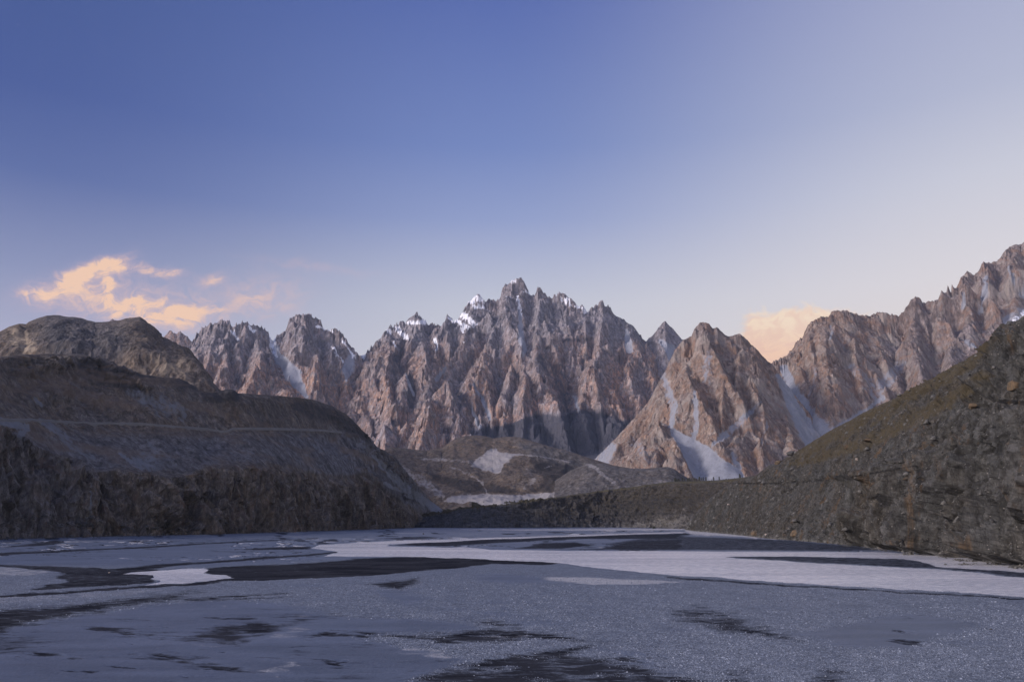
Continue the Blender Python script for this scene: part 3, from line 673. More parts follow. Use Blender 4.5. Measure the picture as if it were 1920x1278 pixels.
def paintJ(P, N, px, py, at, d):
    x, y, z = P[..., 0], P[..., 1], P[..., 2]
    cl = np.interp(px, pxJ, cliffJ); cr = np.interp(px, pxJ, crestJ)
    c = sstep(-6, 6, py - cl + 5 * perlin(px / 9., py / 9., seed=4))
    at['extra'] = c
    dk = .10 * c
    for q, k in (([(165,690,22),(240,715,22),(262,738,12)],.85),([(60,690,25),(20,680,30)],.45),([(255,700,10),(360,720,14)],.7),([(560,760,14),(650,790,18),(690,822,8)],.7),([(400,738,20),(440,740,14)],.8),([(715,890,22),(770,930,18)],.5),([(500,775,60),(430,760,30)],.3)):
        dk = np.maximum(dk, k * stroke(px, py, q, .6, 8))
    at['dark'] = dk * (1 - .2 * c)
    sc = np.zeros_like(px)
    for q, k in (([(0,790,10),(50,800,7),(40,815,8)],.7),([(75,787,5),(110,810,10),(140,838,8),(175,858,4)],.62),([(260,815,3),(290,840,4)],.45),([(225,850,3),(245,865,5)],.8),([(60,750,8),(90,765,4)],.5),([(245,735,10),(300,760,20),(340,770,10)],.5),
                 ([(700,855,4),(760,915,9),(820,955,8)],.85),([(720,905,3),(790,940,4)],.7),([(690,845,4),(670,830,3)],.5),([(575,830,3),(610,845,3)],.5),([(340,785,6),(350,775,4)],.5),([(172,905,2),(170,960,4),(160,985,3)],.55),([(265,865,20),(320,868,14)],.6)):
        sc = np.maximum(sc, 1.12 * k * stroke(px, py, q, .6, 6))
    sc = np.maximum(sc, (1 - c) * .5 * sstep(.15, .45, fbm(px / 2.2 - py / 2.6, (px + py) / 12., s=9, o=4, seed=77)) * sstep(780, 830, py))
    at['scree'] = sc
    at['tint'] = np.clip(.8 * (1 - c) * sstep(800, 830, py) + .3 * (1 - c) * sstep(-.1, .5, fbm(x, y, s=300, o=2, seed=9)) + .5 * c * sstep(200, 100, px), 0, 1)
    at['snow'] = .0 * px
def extraJ(t, co, col, S):
    w = t.noise(t.mapv(co, (.35, .35, 1.6), (.0, .35, 0)), 1 / 60., 5, .6, 1.0)
    e = t.math('SUBTRACT', 1.0, t.attr('extra'))
    col = t.mix(t.math('MULTIPLY', e, t.math('MULTIPLY', t.rng(w, .5, .68), .6)), col, (.13, .10, .08))
    r = t.noise(co, 1 / 26., 5, .6, 1.5)
    col = t.mix(t.math('MULTIPLY', t.attr('extra'), t.math('MULTIPLY', t.rng(r, .55, .68), .5)), col, (.10, .066, .058))
    g_ = t.math('ADD', 1.05, t.math('MULTIPLY', e, -.05))
    return t.mix(1.0, col, t.n('ShaderNodeCombineColor', i_0=g_, i_1=g_, i_2=g_), 'MULTIPLY')
M_J = rock_mat('dark_hillside', 5, (.092, .080, .072), (.115, .090, .070), (.068, .062, .062), (.16, .145, .13), (.15, .16, .185), (.030, .030, .034), bump=.3, patch=.4, vz=.5, blue=(.082, .082, .092), extra=extraJ, vor=2.2, vk=.9, sdist=.5, alb=.92)
hillJ, PJ, PXJ, PYJ = loft('hill', 'massive dark brown hill with a sheer black cliff band along the river, on the left', pxJ,
     [(low(pxJ, yfJ - 5), yfJ - 5), (footJ, yfJ), (cliffJ, ycJ), (mJ, ycJ * .45 + ysJ * .55), (crestJ, ysJ), (crestJ + 40, ysJ + 350)], [24, 200, 100, 120, 16], dispJ, paintJ, M_J)

# --- K: near right slope
pxK = np.arange(1284, 2110, .5)
crestK = interp(pxK, [(1284,988),(1300,968),(1330,934),(1365,908),(1398,893),(1414,893),(1428,882),(1440,872),(1460,866),(1480,852),(1500,842),(1530,822),(1560,804),(1590,789),(1620,772),(1640,762),(1680,744),(1720,722),(1760,702),(1800,679),(1830,661),(1850,648),(1858,640),(1872,634),(1886,622),(1896,613),(1905,606),(1920,600),(1960,580),(2020,555),(2110,520)])
footK = interp(pxK, [(1284,991),(1300,994),(1380,1001),(1440,1008),(1510,1014),(1580,1020),(1640,1026),(1690,1031),(1740,1037),(1780,1043),(1830,1048),(1870,1052),(1920,1057),(2000,1068),(2110,1080)])
yfK = gnd(pxK, footK + .8)[1]
yfK = np.exp(np.convolve(np.pad(np.log(yfK), 40, mode='edge'), np.hanning(41) / np.hanning(41).sum(), mode='same')[40:-40])
stp = sstep(1480, 1720, pxK)                       # how cliff-like the foot is
mK = footK * (1 - (.40 + .18 * stp)) + crestK * (.40 + .18 * stp)
ymK = yfK * (1 + (.14 * (1 - stp) + .035 * stp) * np.minimum(1, (footK - mK) / 90.))
m2K = mK * .42 + crestK * .58
ysK = yfK * (1 + (.34 * (1 - stp) + .30 * stp) * np.minimum(1, (footK - crestK) / 170.))
y2K = ymK * .5 + ysK * .5
def dispK(P, N, px, py):
    x, y, z = P[..., 0], P[..., 1], P[..., 2]
    ft = np.interp(px, pxK, footK); cr = np.interp(px, pxK, crestK); mk = np.interp(px, pxK, mK)
    st = sstep(1540, 1680, px + 20 * perlin(py / 40., px * 0, seed=2)) * sstep(-10, 20, py - mk)
    st = np.maximum(st, sstep(1790, 1850, px + 14 * perlin(py / 30., px * 0, seed=3)))
    big = fbm(x, y, z * .22, s=52, o=4, seed=141, ridge=True, g=.5)
    n2 = fbm(x, y, z * .5, s=9, o=4, seed=147, ridge=True, g=.6)
    # rock facets: stepped noise
    q = fbm(x * 1.1, y, z * .4, s=22, o=3, seed=151) * 5; fl = np.floor(q); q = (fl + sstep(.55, .95, q - fl)) / 5
    st = st * sstep(0, 60, py - cr)
    wob = 3 * perlin(x / 14., y / 14., z / 14., seed=9)
    fa = .62 * facets(x + wob, y, z * .38, 30, seed=2, tilt=.7) + .85 * facets(x + wob, y, z * .42, 13, seed=3, tilt=.7) + .7 * facets(x, y + wob, z * .6, 5.5, seed=4) + .5 * facets(x, y, z, 2.6, seed=5)
    d = st * (17 * big + 9 * q + 1.2 * n2 + fa)
    talus = 5 * fbm(x, y, z, s=60, o=3, seed=155) + 2.2 * fbm(x, y, z, s=8, o=4, seed=157, ridge=True, g=.65) + 2.6 * sstep(.1, .5, fbm(x, y, z, s=16, o=3, seed=159))
    d += (1 - st) * (talus + .8 * facets(x, y, z, 7.5, seed=6) * sstep(-.2, .3, fbm(x, y, z, s=40, o=2, seed=158)) + .7 * facets(x, y, z, 2.6, seed=7))
    d -= 2.6 * stroke(px, py, [(1360,906,1.5),(1440,906,2),(1520,902,2),(1590,895,2.5),(1650,884,2.5),(1720,872,2.5)], .5)
    d -= 7 * stroke(px, py, [(1722,872,7),(1728,900,9),(1722,925,6)], .5) * st
    d -= 5 * stroke(px, py, [(1650,935,8),(1655,945,5)], .5) * st
    return d * (.10 + .90 * sstep(0, 12, np.abs(py - cr))) * sstep(-1, 6, ft - py + 2)
def paintK(P, N, px, py, at, d):
    x, y, z = P[..., 0], P[..., 1], P[..., 2]
    cr = np.interp(px, pxK, crestK)
    up = (py - cr)
    w = fbm(x, y, z, s=35, o=3, seed=161)
    moss_ = .72 * sstep(60, 15, up + 26 * w) * sstep(1400, 1520, px) * sstep(1875, 1830, px)
    moss_ = np.maximum(moss_, .7 * stroke(px, py, [(1500,870,8),(1620,830,18),(1760,760,22),(1850,700,14)], .7, 10))
    at['extra'] = moss_
    at['scree'] = .30 * sstep(.1, .5, w) * sstep(1500, 1400, px)
    at['scree'] = np.maximum(at['scree'], .5 * sstep(4.5, 1.5, z + 3 * w) )
    at['tint'] = np.clip(.5 + .9 * fbm(x, y, z, s=48, o=2, seed=165), 0, 1)
    at['snow'] = .0 * px
    dk = .75 * stroke(px, py, [(1360,906,1.2),(1440,906,1.6),(1520,902,1.6),(1590,895,2.0),(1650,884,2),(1720,872,2)], .5)
    dk = np.maximum(dk, .9 * stroke(px, py, [(1722,874,6),(1726,900,9),(1720,925,4)], .4, 3))
    dk = np.maximum(dk, .9 * stroke(px, py, [(1646,930,6),(1656,938,6),(1652,946,4)], .4, 3))
    dk = np.maximum(dk, .75 * stroke(px, py, [(1875,752,4),(1930,756,5)], .4, 3))
    dk = np.maximum(dk, .45 * sstep(1770, 1800, px) * sstep(1850, 1820, px) * sstep(800, 860, py))
    at['dark'] = dk
def extraK(t, co, col, S):
    rst = t.noise(t.mapv(co, (1, 1, .35)), 1 / 22., 5, .65, .8)
    col = t.mix(t.math('MULTIPLY', t.rng(rst, .56, .70), .7), col, (.085, .055, .03))
    gr = t.noise(co, 1 / 9., 3, .6, .5)
    col = t.mix(t.math('MULTIPLY', t.rng(gr, .58, .70), .55), col, (.085, .086, .09))
    v = t.n('ShaderNodeTexVoronoi', i_Vector=co, i_Scale=.42); sp = t.rng(v.outputs['Distance'], .19, .11)
    rnd = t.n('ShaderNodeSeparateColor', i_0=v.outputs['Color']).outputs[0]
    col = t.mix(t.math('MULTIPLY', sp, t.rng(rnd, .80, .86)), col, (.16, .15, .14))
    e = t.math('ADD', t.attr('extra'), t.math('MULTIPLY', t.math('SUBTRACT', t.noise(co, 1 / 12., 5, .65), .5), 1.1))
    col = t.mix(t.rng(e, .42, .78), col, t.mix(t.noise(co, 1 / 5., 3, .6), (.036, .032, .022), (.066, .054, .034)))
    return col
M_K = rock_mat('near_slope_rock', 2.6, (.098, .09, .078), (.118, .10, .078), (.062, .061, .06), (.18, .175, .165), (.14, .14, .138), (.016, .016, .017), bump=.32, patch=.5, vz=.75, sdist=.3, blue=(.09, .093, .094), extra=extraK, vor=1.9, vk=1.1, alb=.40)
hillK, PK, PXK, PYK = loft('hill', 'steep rocky slope with olive grass and grey cliffs dropping to the river, on the right', pxK,
     [(low(pxK, yfK - 2, -5.), yfK - 2), (footK, yfK), (mK, ymK), (m2K, y2K), (crestK, ysK), (crestK + 30, ysK * 1.25)], [30, 260, 170, 140, 16], dispK, paintK, M_K)

# ------------------------------------------------------------------ riverbed
gx_ = np.arange(-260, 2180, 1.25)
gy_ = np.concatenate([np.arange(976.5, 984, 1.2), np.arange(984, 1306, .55)])
GPX, GPY = np.meshgrid(gx_, gy_)
GXw, GYw = gnd(GPX, GPY)
wpx = GPX + sstep(1000, 1130, GPY) * 34 * fbm(GPX / 5., GPY - HZ, s=11, o=4, seed=203) + 10 * fbm(GXw, GYw * .6, s=26, o=4, seed=201) + 16 * perlin(GPX / 90., GPY / 9., seed=5)
wpy = GPY + (GPY - HZ) / 130. * (2.0 * fbm(GPX, GPY * 5, s=60, o=4, seed=205) + 1.5 * fbm(GXw, GYw, s=9, o=3, seed=208))
WATER = [
 [(577,1027),(600,1021),(724,1014),(918,1007.5),(1131,1000.5),(1280,996.5),(1290,998),(1131,1003),(918,1010.5),(724,1020),(724,1023),(848,1026),(876,1025),(918,1030),(1100,1032),(1280,1032.5),(1560,1034),(1640,1034),(1700,1037),(1757,1041),(1800,1050),(2200,1078),(2200,1142),(1920,1119),(1700,1106),(1488,1093),(1240,1076),(1100,1062),(1053,1055),(918,1047),(777,1043),(670,1043),(600,1042),(640,1035)],
 [(1285,992),(1293,1000),(1470,1011),(1600,1021),(1658,1030),(1720,1036),(1800,1050),(2200,1090),(2200,1060),(1920,1045),(1690,1022),(1440,1002)],
 [(227,1075),(300,1068),(380,1064),(393,1075),(440,1083),(367,1092),(267,1097),(300,1087),(290,1078)],
 [(860,991),(1280,990.5),(1285,993),(1000,994),(860,993)],
]
BARB = [[(1346,1043),(1480,1042),(1700,1047),(1757,1062),(1920,1072),(2200,1085),(2200,1098),(1920,1083),(1771,1067),(1488,1053)],
        [(1262,999),(1293,1005),(1470,1012),(1600,1023),(1658,1031),(1560,1033),(1310,1031),(1180,1031),(1130,1020)]]
DARK = [
 ([(383,1065),(467,1060),(600,1055),(670,1047),(777,1043),(918,1047),(1053,1055),(1025,1059),(918,1057),(848,1066),(706,1079),(600,1084),(433,1090),(367,1097),(267,1103),(0,1122),(-300,1140),(-300,1134),(0,1117),(267,1098),(367,1093),(440,1084),(393,1076)],1.0),
 ([(724,1022),(848,1013),(1060,1004.5),(1280,1000),(1280,1010),(1100,1010),(1000,1014),(900,1020),(830,1024)],.9),
 ([(1120,1028),(1180,1014),(1280,1010),(1280,1031),(1180,1031),(1000,1029)],.85),
 ([(960,1029),(1020,1018),(1080,1016),(1110,1022),(1060,1028)],.9),
 ([(-300,1040),(0,1036),(200,1028),(333,1020.5),(533,1010),(533,1011.5),(333,1024),(200,1031),(0,1041),(-300,1044)],.9),
 ([(183,1068),(367,1053.5),(567,1039),(633,1033.5),(640,1035.5),(567,1043),(367,1058),(250,1069)],1.0),
 ([(-300,1055),(0,1058.5),(100,1061),(200,1066),(290,1067),(300,1084),(270,1095),(120,1104),(60,1108),(110,1090),(120,1078),(100,1072),(0,1063),(-300,1062)],.85),
 ([(-300,1150),(0,1143),(100,1137),(283,1117),(373,1107),(347,1123),(233,1139),(167,1152),(67,1170),(0,1190),(-300,1220)],.95),
 ([(347,1124),(400,1120),(535,1112),(535,1113.5),(400,1124),(535,1119),(530,1121),(360,1128)],.9),
 ([(343,1193),(417,1175),(467,1167),(533,1166),(633,1153),(560,1170),(500,1187),(450,1210),(400,1208)],.95),
 ([(692,1190),(848,1187),(901,1180),(905,1163),(947,1167),(965,1180),(1060,1190),(1131,1208),(954,1226),(883,1243),(812,1261),(760,1278),(700,1310),(1400,1310),(1280,1278),(1240,1258),(1150,1238),(1090,1230),(1131,1208),(1010,1200),(850,1210)],.92),
 ([(1247,1144),(1293,1135),(1346,1141),(1389,1158),(1438,1176),(1488,1194),(1506,1206),(1435,1197),(1329,1183),(1275,1165)],.8),
 ([(687,1095),(742,1089),(798,1082),(749,1107),(717,1102)],.8),
 ([(1060,1004),(1280,997.5),(1280,999),(1060,1006.5)],.8),
 ([(0,1195),(60,1180),(100,1200),(60,1225),(-40,1240),(-200,1230)],.55),
 ([(1510,1278),(1550,1248),(1592,1258),(1600,1310),(1500,1310)],.8),([(1340,1262),(1420,1250),(1440,1290),(1330,1300)],.6),
 ([(40,1020),(110,1012),(130,1018),(60,1024),(0,1026)],.8),([(440,1030),(520,1026),(577,1024),(577,1030),(500,1031)],.9),([(710,1009),(800,1005),(830,1007),(760,1012)],.7),
 ([(1240,1080),(1488,1097),(1700,1109),(1920,1121),(2200,1140),(2200,1145),(1920,1125),(1700,1113),(1488,1101),(1240,1084)],.75),
 ([(460,1236),(540,1238),(640,1226),(720,1212),(640,1208),(560,1215)],.35), ([(540,1278),(700,1240),(900,1235),(860,1262),(760,1300),(500,1310)],.25),
]
SMOOTH = [[(-300,1160),(0,1180),(200,1148),(400,1124),(520,1132),(600,1150),(640,1160),(760,1160),(860,1168),(885,1183),(700,1190),(690,1200),(880,1240),(780,1275),(740,1310),(-300,1310)],
          [(900,1080),(940,1076),(1010,1082),(1030,1092),(960,1094),(900,1088)],[(1500,1190),(1700,1150),(1850,1170),(1700,1220),(1560,1215)],
          [(700,1108),(760,1108),(800,1125),(760,1135),(720,1122)],
          [(-300,984),(2200,984),(2200,1042),(640,1048),(400,1062),(120,1060),(-300,1060)]]
PALE = [([(-300,1073),(0,1063),(60,1065),(100,1074),(60,1080),(0,1082),(-300,1090)],.62),([(1010,1082),(1100,1083),(1290,1091),(1240,1097),(1120,1098),(1030,1090)],.9),([(505,1190),(560,1175),(590,1182),(560,1200),(510,1205)],.55),([(470,1262),(540,1240),(570,1255),(520,1275)],.55),
        ([(340,1205),(370,1208),(440,1214),(400,1218)],.6),([(750,1212),(830,1220),(875,1238),(830,1240),(760,1230)],.6),([(530,1157),(600,1152),(640,1152),(560,1164)],.5),([(890,1194),(1000,1190),(980,1200),(900,1200)],.7),
        ([(0,1118),(160,1112),(300,1105),(380,1100),(280,1115),(100,1128),(0,1138),(-200,1150),(-200,1126)],.55),([(1380,1165),(1440,1180),(1520,1212),(1560,1216),(1500,1200)],.5)]
water = np.zeros_like(GPX); dark = np.zeros_like(GPX); smooth = np.zeros_like(GPX); pale = np.zeros_like(GPX)
def sub(arr, P, k, soft, ax=6.0, mode='max', ux=None, uy=None):
    P = np.array(P, float)
    r = (gy_ > P[:, 1].min() - 14) & (gy_ < P[:, 1].max() + 14)
    c = (gx_ > P[:, 0].min() - 50) & (gx_ < P[:, 0].max() + 50)
    if not r.any() or not c.any(): return
    s = np.ix_(r, c); m = k * poly(wpx[s], wpy[s], P, soft, ax)
    arr[s] = np.maximum(arr[s], m) if mode == 'max' else arr[s] * (1 - m)
for P in WATER: sub(water, P, 1, .8)
for P in BARB: sub(water, P, 1, .8, mode='cut')
for P, k in DARK: sub(dark, P, k * (.88 if P[0][1] > 1140 else 1), 8.0 if P[0][1] > 1140 else (3.2 if P[0][1] > 1088 else 1.7))
for P in BARB: sub(dark, P, .7, 2.0)
for P in SMOOTH: sub(smooth, P, 1, 5.0)
for P, k in PALE: sub(pale, P, k, 3.0)
# small scale rivulets and streaks everywhere on the bed
st1 = fbm(GXw / 5., GYw / 1.2 + GXw * .05, s=26, o=5, seed=211)
st2 = fbm(GPX / 9., (GPY - HZ) * 1.0, s=7, o=4, seed=215)
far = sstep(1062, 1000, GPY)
dark = np.maximum(dark, far * .85 * sstep(.16, .34, st2 + .10 * st1) * (1 - water))
rip = (1 - far) * smooth
st3 = fbm(GPX / 9. + 6 * perlin(GPX / 120., GPY / 25., seed=8), (GPY - HZ) - GPX * .07 + 6 * perlin(GPX / 150., GPY / 40., seed=7), s=20, o=6, seed=217, g=.55)
dark = np.maximum(dark, rip * .85 * sstep(.16, .40, st3) * sstep(1120, 1180, GPY))
pale = np.maximum(pale, rip * .65 * sstep(.18, .5, fbm(GPX / 7., (GPY - HZ) - GPX * .05, s=15, o=6, seed=223, g=.6)))
frn = sstep(1190, 1240, GPY) * sstep(820, 1000, GPX) * sstep(1480, 1250, GPX)
dark = np.maximum(dark, frn * .85 * sstep(.0, .25, st3)); 
pale = np.maximum(pale, frn * .5 * sstep(-.05, -.3, st3))
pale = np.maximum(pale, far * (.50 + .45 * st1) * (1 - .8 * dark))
mid_ = sstep(986, 994, GPY) * sstep(1062, 1040, GPY)
ch = fbm(GPX / 26. + 1.5 * perlin(GPX / 160., GPY / 12., seed=43), (GPY - HZ) - GPX * .012, s=5.5, o=4, seed=251)
wch = (dark < .25) * mid_ * sstep(.055, .03, np.abs(ch)) * sstep(-.1, .25, perlin(GPX / 300., GPY / 18., seed=45))
water = np.maximum(water, wch); dark = np.maximum(dark, mid_ * .9 * sstep(.09, .07, np.abs(ch)) * (ch > 0) * sstep(-.25, .15, perlin(GPX / 300., GPY / 18., seed=45)) * (1 - wch))
# wet film streaks over the near silt
wet2 = fbm(GPX / 10. + 3 * perlin(GPX / 200., GPY / 40., seed=47), (GPY - HZ) - GPX * .05, s=26, o=6, seed=261, g=.6)
smooth = np.maximum(smooth, sstep(1080, 1110, GPY) * .8 * sstep(.12, .4, wet2))
dark = np.maximum(dark, sstep(1130, 1170, GPY) * sstep(1050, 700, GPX) * .72 * sstep(.04, .34, -wet2) * (1 - pale))
near = sstep(1070, 1150, GPY); dark = dark * (1 - near * .4 * sstep(0, .4, fbm(GPX / 8., (GPY - HZ) - GPX * .06, s=12, o=5, seed=241)))
dark = dark * (1 - .9 * water)
hh = .25 * fbm(GXw, GYw, s=40, o=3, seed=231) + .05 * fbm(GXw, GYw, s=2.5, o=2, seed=233) * sstep(1050, 1200, GPY)
GZ = .28 + hh * (.5) - .22 * dark + .12 * pale - 1.0 * water
GZ = np.where(GPY < 985, .2, GZ)
GP = np.stack([GXw, GYw, GZ], -1)
m, t = new_mat('river_gravel')
co = t.n('ShaderNodeTexCoord').outputs['Object']
dk, sm, pl, wt = t.attr('dark'), t.attr('smooth'), t.attr('pale'), t.attr('wet')
def pebbles(sc):
    v = t.n('ShaderNodeTexVoronoi', i_Vector=co, i_Scale=sc, i_Randomness=1.0)
    return v.outputs['Distance'], t.n('ShaderNodeSeparateColor', i_0=v.outputs['Color']).outputs[0]
d1, r1 = pebbles(4.6); d2, r2 = pebbles(2.0); d3, r3 = pebbles(.9)
peb = t.math('ADD', t.math('MULTIPLY', r1, .45), t.math('ADD', t.math('MULTIPLY', r2, .35), t.math('MULTIPLY', r3, .2)))
peb = t.math('ADD', peb, t.math('MULTIPLY', t.math('SUBTRACT', t.noise(co, .12, 5, .65), .5), .35))
grav = t.ramp(peb, [(.15, (.038, .048, .068)), (.42, (.064, .080, .112)), (.6, (.10, .122, .165)), (.8, (.20, .23, .28))])
mott = t.noise(t.mapv(co, (.35, 1, 1)), .06, 6, .65, 1.0)
mud = t.mix(t.rng(mott, .35, .68), (.042, .056, .088), (.078, .099, .148))
col = t.mix(t.math('MULTIPLY', sm, .88), grav, mud)
fg = t.noise(t.mapv(co, (.5, 1, 1)), .35, 6, .7, .6)
pn = t.rng(t.math('ADD', pl, t.math('MULTIPLY', t.math('SUBTRACT', fg, .5), 1.3)), .45, .85)
col = t.mix(pn, col, t.mix(t.rng(r1, .2, .9), (.2, .205, .22), (.44, .44, .46)))
dn = t.rng(t.math('ADD', dk, t.math('MULTIPLY', t.math('SUBTRACT', fg, .5), 2.2)), .2, .85)
col = t.mix(dn, col, t.mix(t.rng(mott, .4, .6), (.010, .011, .016), (.026, .028, .036)))
hgt = t.math('ADD', t.math('MULTIPLY', t.math('SUBTRACT', 1, d2), .5), t.math('ADD', t.math('MULTIPLY', r3, .3), t.math('MULTIPLY', r1, .3)))
bs = t.math('SUBTRACT', .75, t.math('MULTIPLY', t.math('MAXIMUM', sm, dn), .55))
b = t.n('ShaderNodeBump', i_Height=t.math('ADD', hgt, t.math('MULTIPLY', fg, .8)), i_Strength=bs); b.inputs['Distance'].default_value = .35
rg = t.math('ADD', t.math('SUBTRACT', .58, t.math('MULTIPLY', sm, .10)), t.math('MULTIPLY', dn, .30))
p = t.n('ShaderNodeBsdfPrincipled', i_Base_Color=col, i_Roughness=rg, i_Normal=b.outputs[0])
t.n('ShaderNodeOutputMaterial', i_Surface=p); M_bed = m
t.set(p.inputs['Specular IOR Level'], t.math('SUBTRACT', .5, t.math('MULTIPLY', dn, .48)))
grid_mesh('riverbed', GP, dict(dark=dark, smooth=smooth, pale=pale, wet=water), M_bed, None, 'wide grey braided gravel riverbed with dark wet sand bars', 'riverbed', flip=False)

m, t = new_mat('valley_floor'); co = t.n('ShaderNodeTexCoord').outputs['Object']
p = t.n('ShaderNodeBsdfPrincipled', i_Base_Color=t.mix(t.noise(co, .01, 5), (.06, .06, .062), (.12, .118, .12)), i_Roughness=.9); t.n('ShaderNodeOutputMaterial', i_Surface=p)
a = np.linspace(-26000, 26000, 40); bx_, by_ = np.meshgrid(a, np.concatenate([np.linspace(-9000, 0, 8), np.linspace(600, 28000, 24)]))
grid_mesh('ground', np.stack([bx_, by_, bx_ * 0 - 3.5], -1), {}, m, None, 'grey valley floor reaching the horizon', 'ground')

# pale cobbles lying on the gravel bars (real stones; nobody could count them)
rs = np.random.RandomState(12); n = 420000
cpx = rs.uniform(-60, 1980, n); cpy = 1078 + (1300 - 1078) * rs.uniform(0, 1, n) ** .85
ci = np.clip(((cpx - gx_[0]) / 1.25).astype(int), 0, len(gx_) - 2); cj = np.clip(np.searchsorted(gy_, cpy), 1, len(gy_) - 1)
bad = np.maximum(np.maximum(smooth[cj, ci] * 1.02, dark[cj, ci] * 1.3), water[cj, ci] * 2)
cx, cy = gnd(cpx, cpy); clump = .5 + .9 * perlin(cx / 7., cy / 16., seed=61) + .6 * perlin(cx / 30., cy / 60., seed=62) + .5 * pale[cj, ci] + .35 * frn[cj, ci]
ok = (bad < rs.uniform(.15, 1.0, n)) & (rs.uniform(0, 1, n) < clump + .15)
cx, cy, cz, cpp = cx[ok], cy[ok], GZ[cj, ci][ok], cpy[ok]; n = len(cx)
sz = (.06 + rs.pareto(3.2, n) * .06).clip(.05, .26) * (cy / 150.) ** .55
b5 = np.array([(1, 0, -.2), (0, 1, -.2), (-1, 0, -.2), (0, -1, -.2), (.1, .1, .62)]); f4 = np.array([(0, 1, 4), (1, 2, 4), (2, 3, 4), (3, 0, 4)])
an = rs.uniform(0, 6.28, n); Bv = b5[None] * (1 + rs.uniform(-.4, .4, (n, 5, 3)))
ca, sa = np.cos(an)[:, None], np.sin(an)[:, None]
V = (np.stack([Bv[..., 0] * ca - Bv[..., 1] * sa, Bv[..., 0] * sa + Bv[..., 1] * ca, Bv[..., 2]], -1) * sz[:, None, None] + np.stack([cx, cy, cz], -1)[:, None]).reshape(-1, 3)
Fq = (f4[None] + (np.arange(n) * 5)[:, None, None]).reshape(-1, 3)
me = bpy.data.meshes.new('cobbles'); me.vertices.add(len(V)); me.vertices.foreach_set('co', V.reshape(-1).astype(np.float32)); me.loops.add(Fq.size); me.loops.foreach_set('vertex_index', Fq.reshape(-1).astype(np.int32))
me.polygons.add(len(Fq)); me.polygons.foreach_set('loop_start', (np.arange(len(Fq)) * 3).astype(np.int32)); me.update(calc_edges=True)
a_ = me.attributes.new('shade', 'FLOAT', 'POINT'); a_.data.foreach_set('value', np.repeat(rs.uniform(0, 1, n), 5).astype(np.float32))
m, t = new_mat('cobble_stone'); p = t.n('ShaderNodeBsdfPrincipled', i_Base_Color=t.ramp(t.attr('shade'), [(0, (.042, .052, .07)), (.4, (.115, .134, .17)), (.8, (.25, .28, .34)), (1, (.38, .42, .49))]), i_Roughness=.7)
t.n('ShaderNodeOutputMaterial', i_Surface=p); me.materials.append(m)
o = bpy.data.objects.new('cobbles', me); C.objects.link(o); tag(o, 'pale and dark cobbles spread over the gravel bars', 'cobbles', kind='stuff'); print('cobbles', n)

# river water: one level sheet seen wherever the bed dips below it
m, t = new_mat('silty_water'); co = t.n('ShaderNodeTexCoord').outputs['Object']
r_ = t.math('ADD', t.noise(t.mapv(co, (.6, 1.0, 1)), .9, 4, .6, .6), t.math('MULTIPLY', t.noise(t.mapv(co, (.4, 1.0, 1)), .12, 4, .6, 1.0), 1.5))
b = t.n('ShaderNodeBump', i_Height=r_, i_Strength=.7); b.inputs['Distance'].default_value = .35
p = t.n('ShaderNodeBsdfPrincipled', i_Base_Color=t.mix(t.rng(t.math('ADD', t.math('MULTIPLY', t.noise(t.mapv(co, (.5, 1, 1)), .5, 5, .65), .6), t.math('MULTIPLY', t.noise(t.mapv(co, (.2, 1, 1)), .025, 5, .6), .4)), .40, .60), (.45, .475, .54), (.76, .755, .79)), i_Roughness=.17, i_Normal=b.outputs[0])
p.inputs['IOR'].default_value = 1.4
t.n('ShaderNodeOutputMaterial', i_Surface=p)
wx_ = np.linspace(-1.05, 1.05, 60); wy_ = np.geomspace(55, 3600, 50); U, V = np.meshgrid(wx_, wy_)
grid_mesh('water', np.stack([U * (V + 60), V, U * 0 - .12], -1), {}, m, None, 'pale braided river channels reflecting the evening sky', 'river')

# ------------------------------------------------------------------ road cut along the left hill
m, t = new_mat('road_dust'); co = t.n('ShaderNodeTexCoord').outputs['Object']
p = t.n('ShaderNodeBsdfPrincipled', i_Base_Color=t.mix(t.noise(co, .05, 4), (.08, .078, .078), (.16, .155, .15)), i_Roughness=.95); t.n('ShaderNodeOutputMaterial', i_Surface=p); M_road = m
def find(PX, PY, P, x, y):
    d = (PX - x) ** 2 + (PY - y) ** 2; k = np.unravel_index(d.argmin(), d.shape); return P[k]
def ribbon(name, pts, PX, PY, P, half, lift, label):
    a = np.array(pts, float); xs = np.arange(a[0, 0], a[-1, 0], 3.0); ys = np.interp(xs, a[:, 0], a[:, 1])
    L = np.array([find(PX, PY, P, x, y) for x, y in zip(xs, ys)])
    for _ in range(2): L[1:-1] = (L[2:] + L[:-2] + 2 * L[1:-1]) / 4
    tn = np.gradient(L, axis=0); nn = np.stack([tn[:, 1], -tn[:, 0], 0 * tn[:, 0]], -1); nn /= np.linalg.norm(nn, axis=1)[:, None]
    nn *= np.sign(-(nn * L).sum(1))[:, None]
    rows = [L - nn * half + [0, 0, lift + .8], L + nn * half * .2 + [0, 0, lift], L + nn * half + [0, 0, lift - .3], L + nn * (half + 2.0) + [0, 0, lift - 6]]
    return grid_mesh(name, np.stack(rows, 0), {}, M_road, None, label, 'road')
ribbon('road', [(-150,782),(0,786),(60,786),(120,790),(180,793),(260,793),(330,799),(390,803),(415,808),(428,808),(434,803),(480,802),(540,803),(600,805),(640,809)], PXJ, PYJ, PJ, 2.1, .8, 'pale dirt road cut across the dark left hillside')

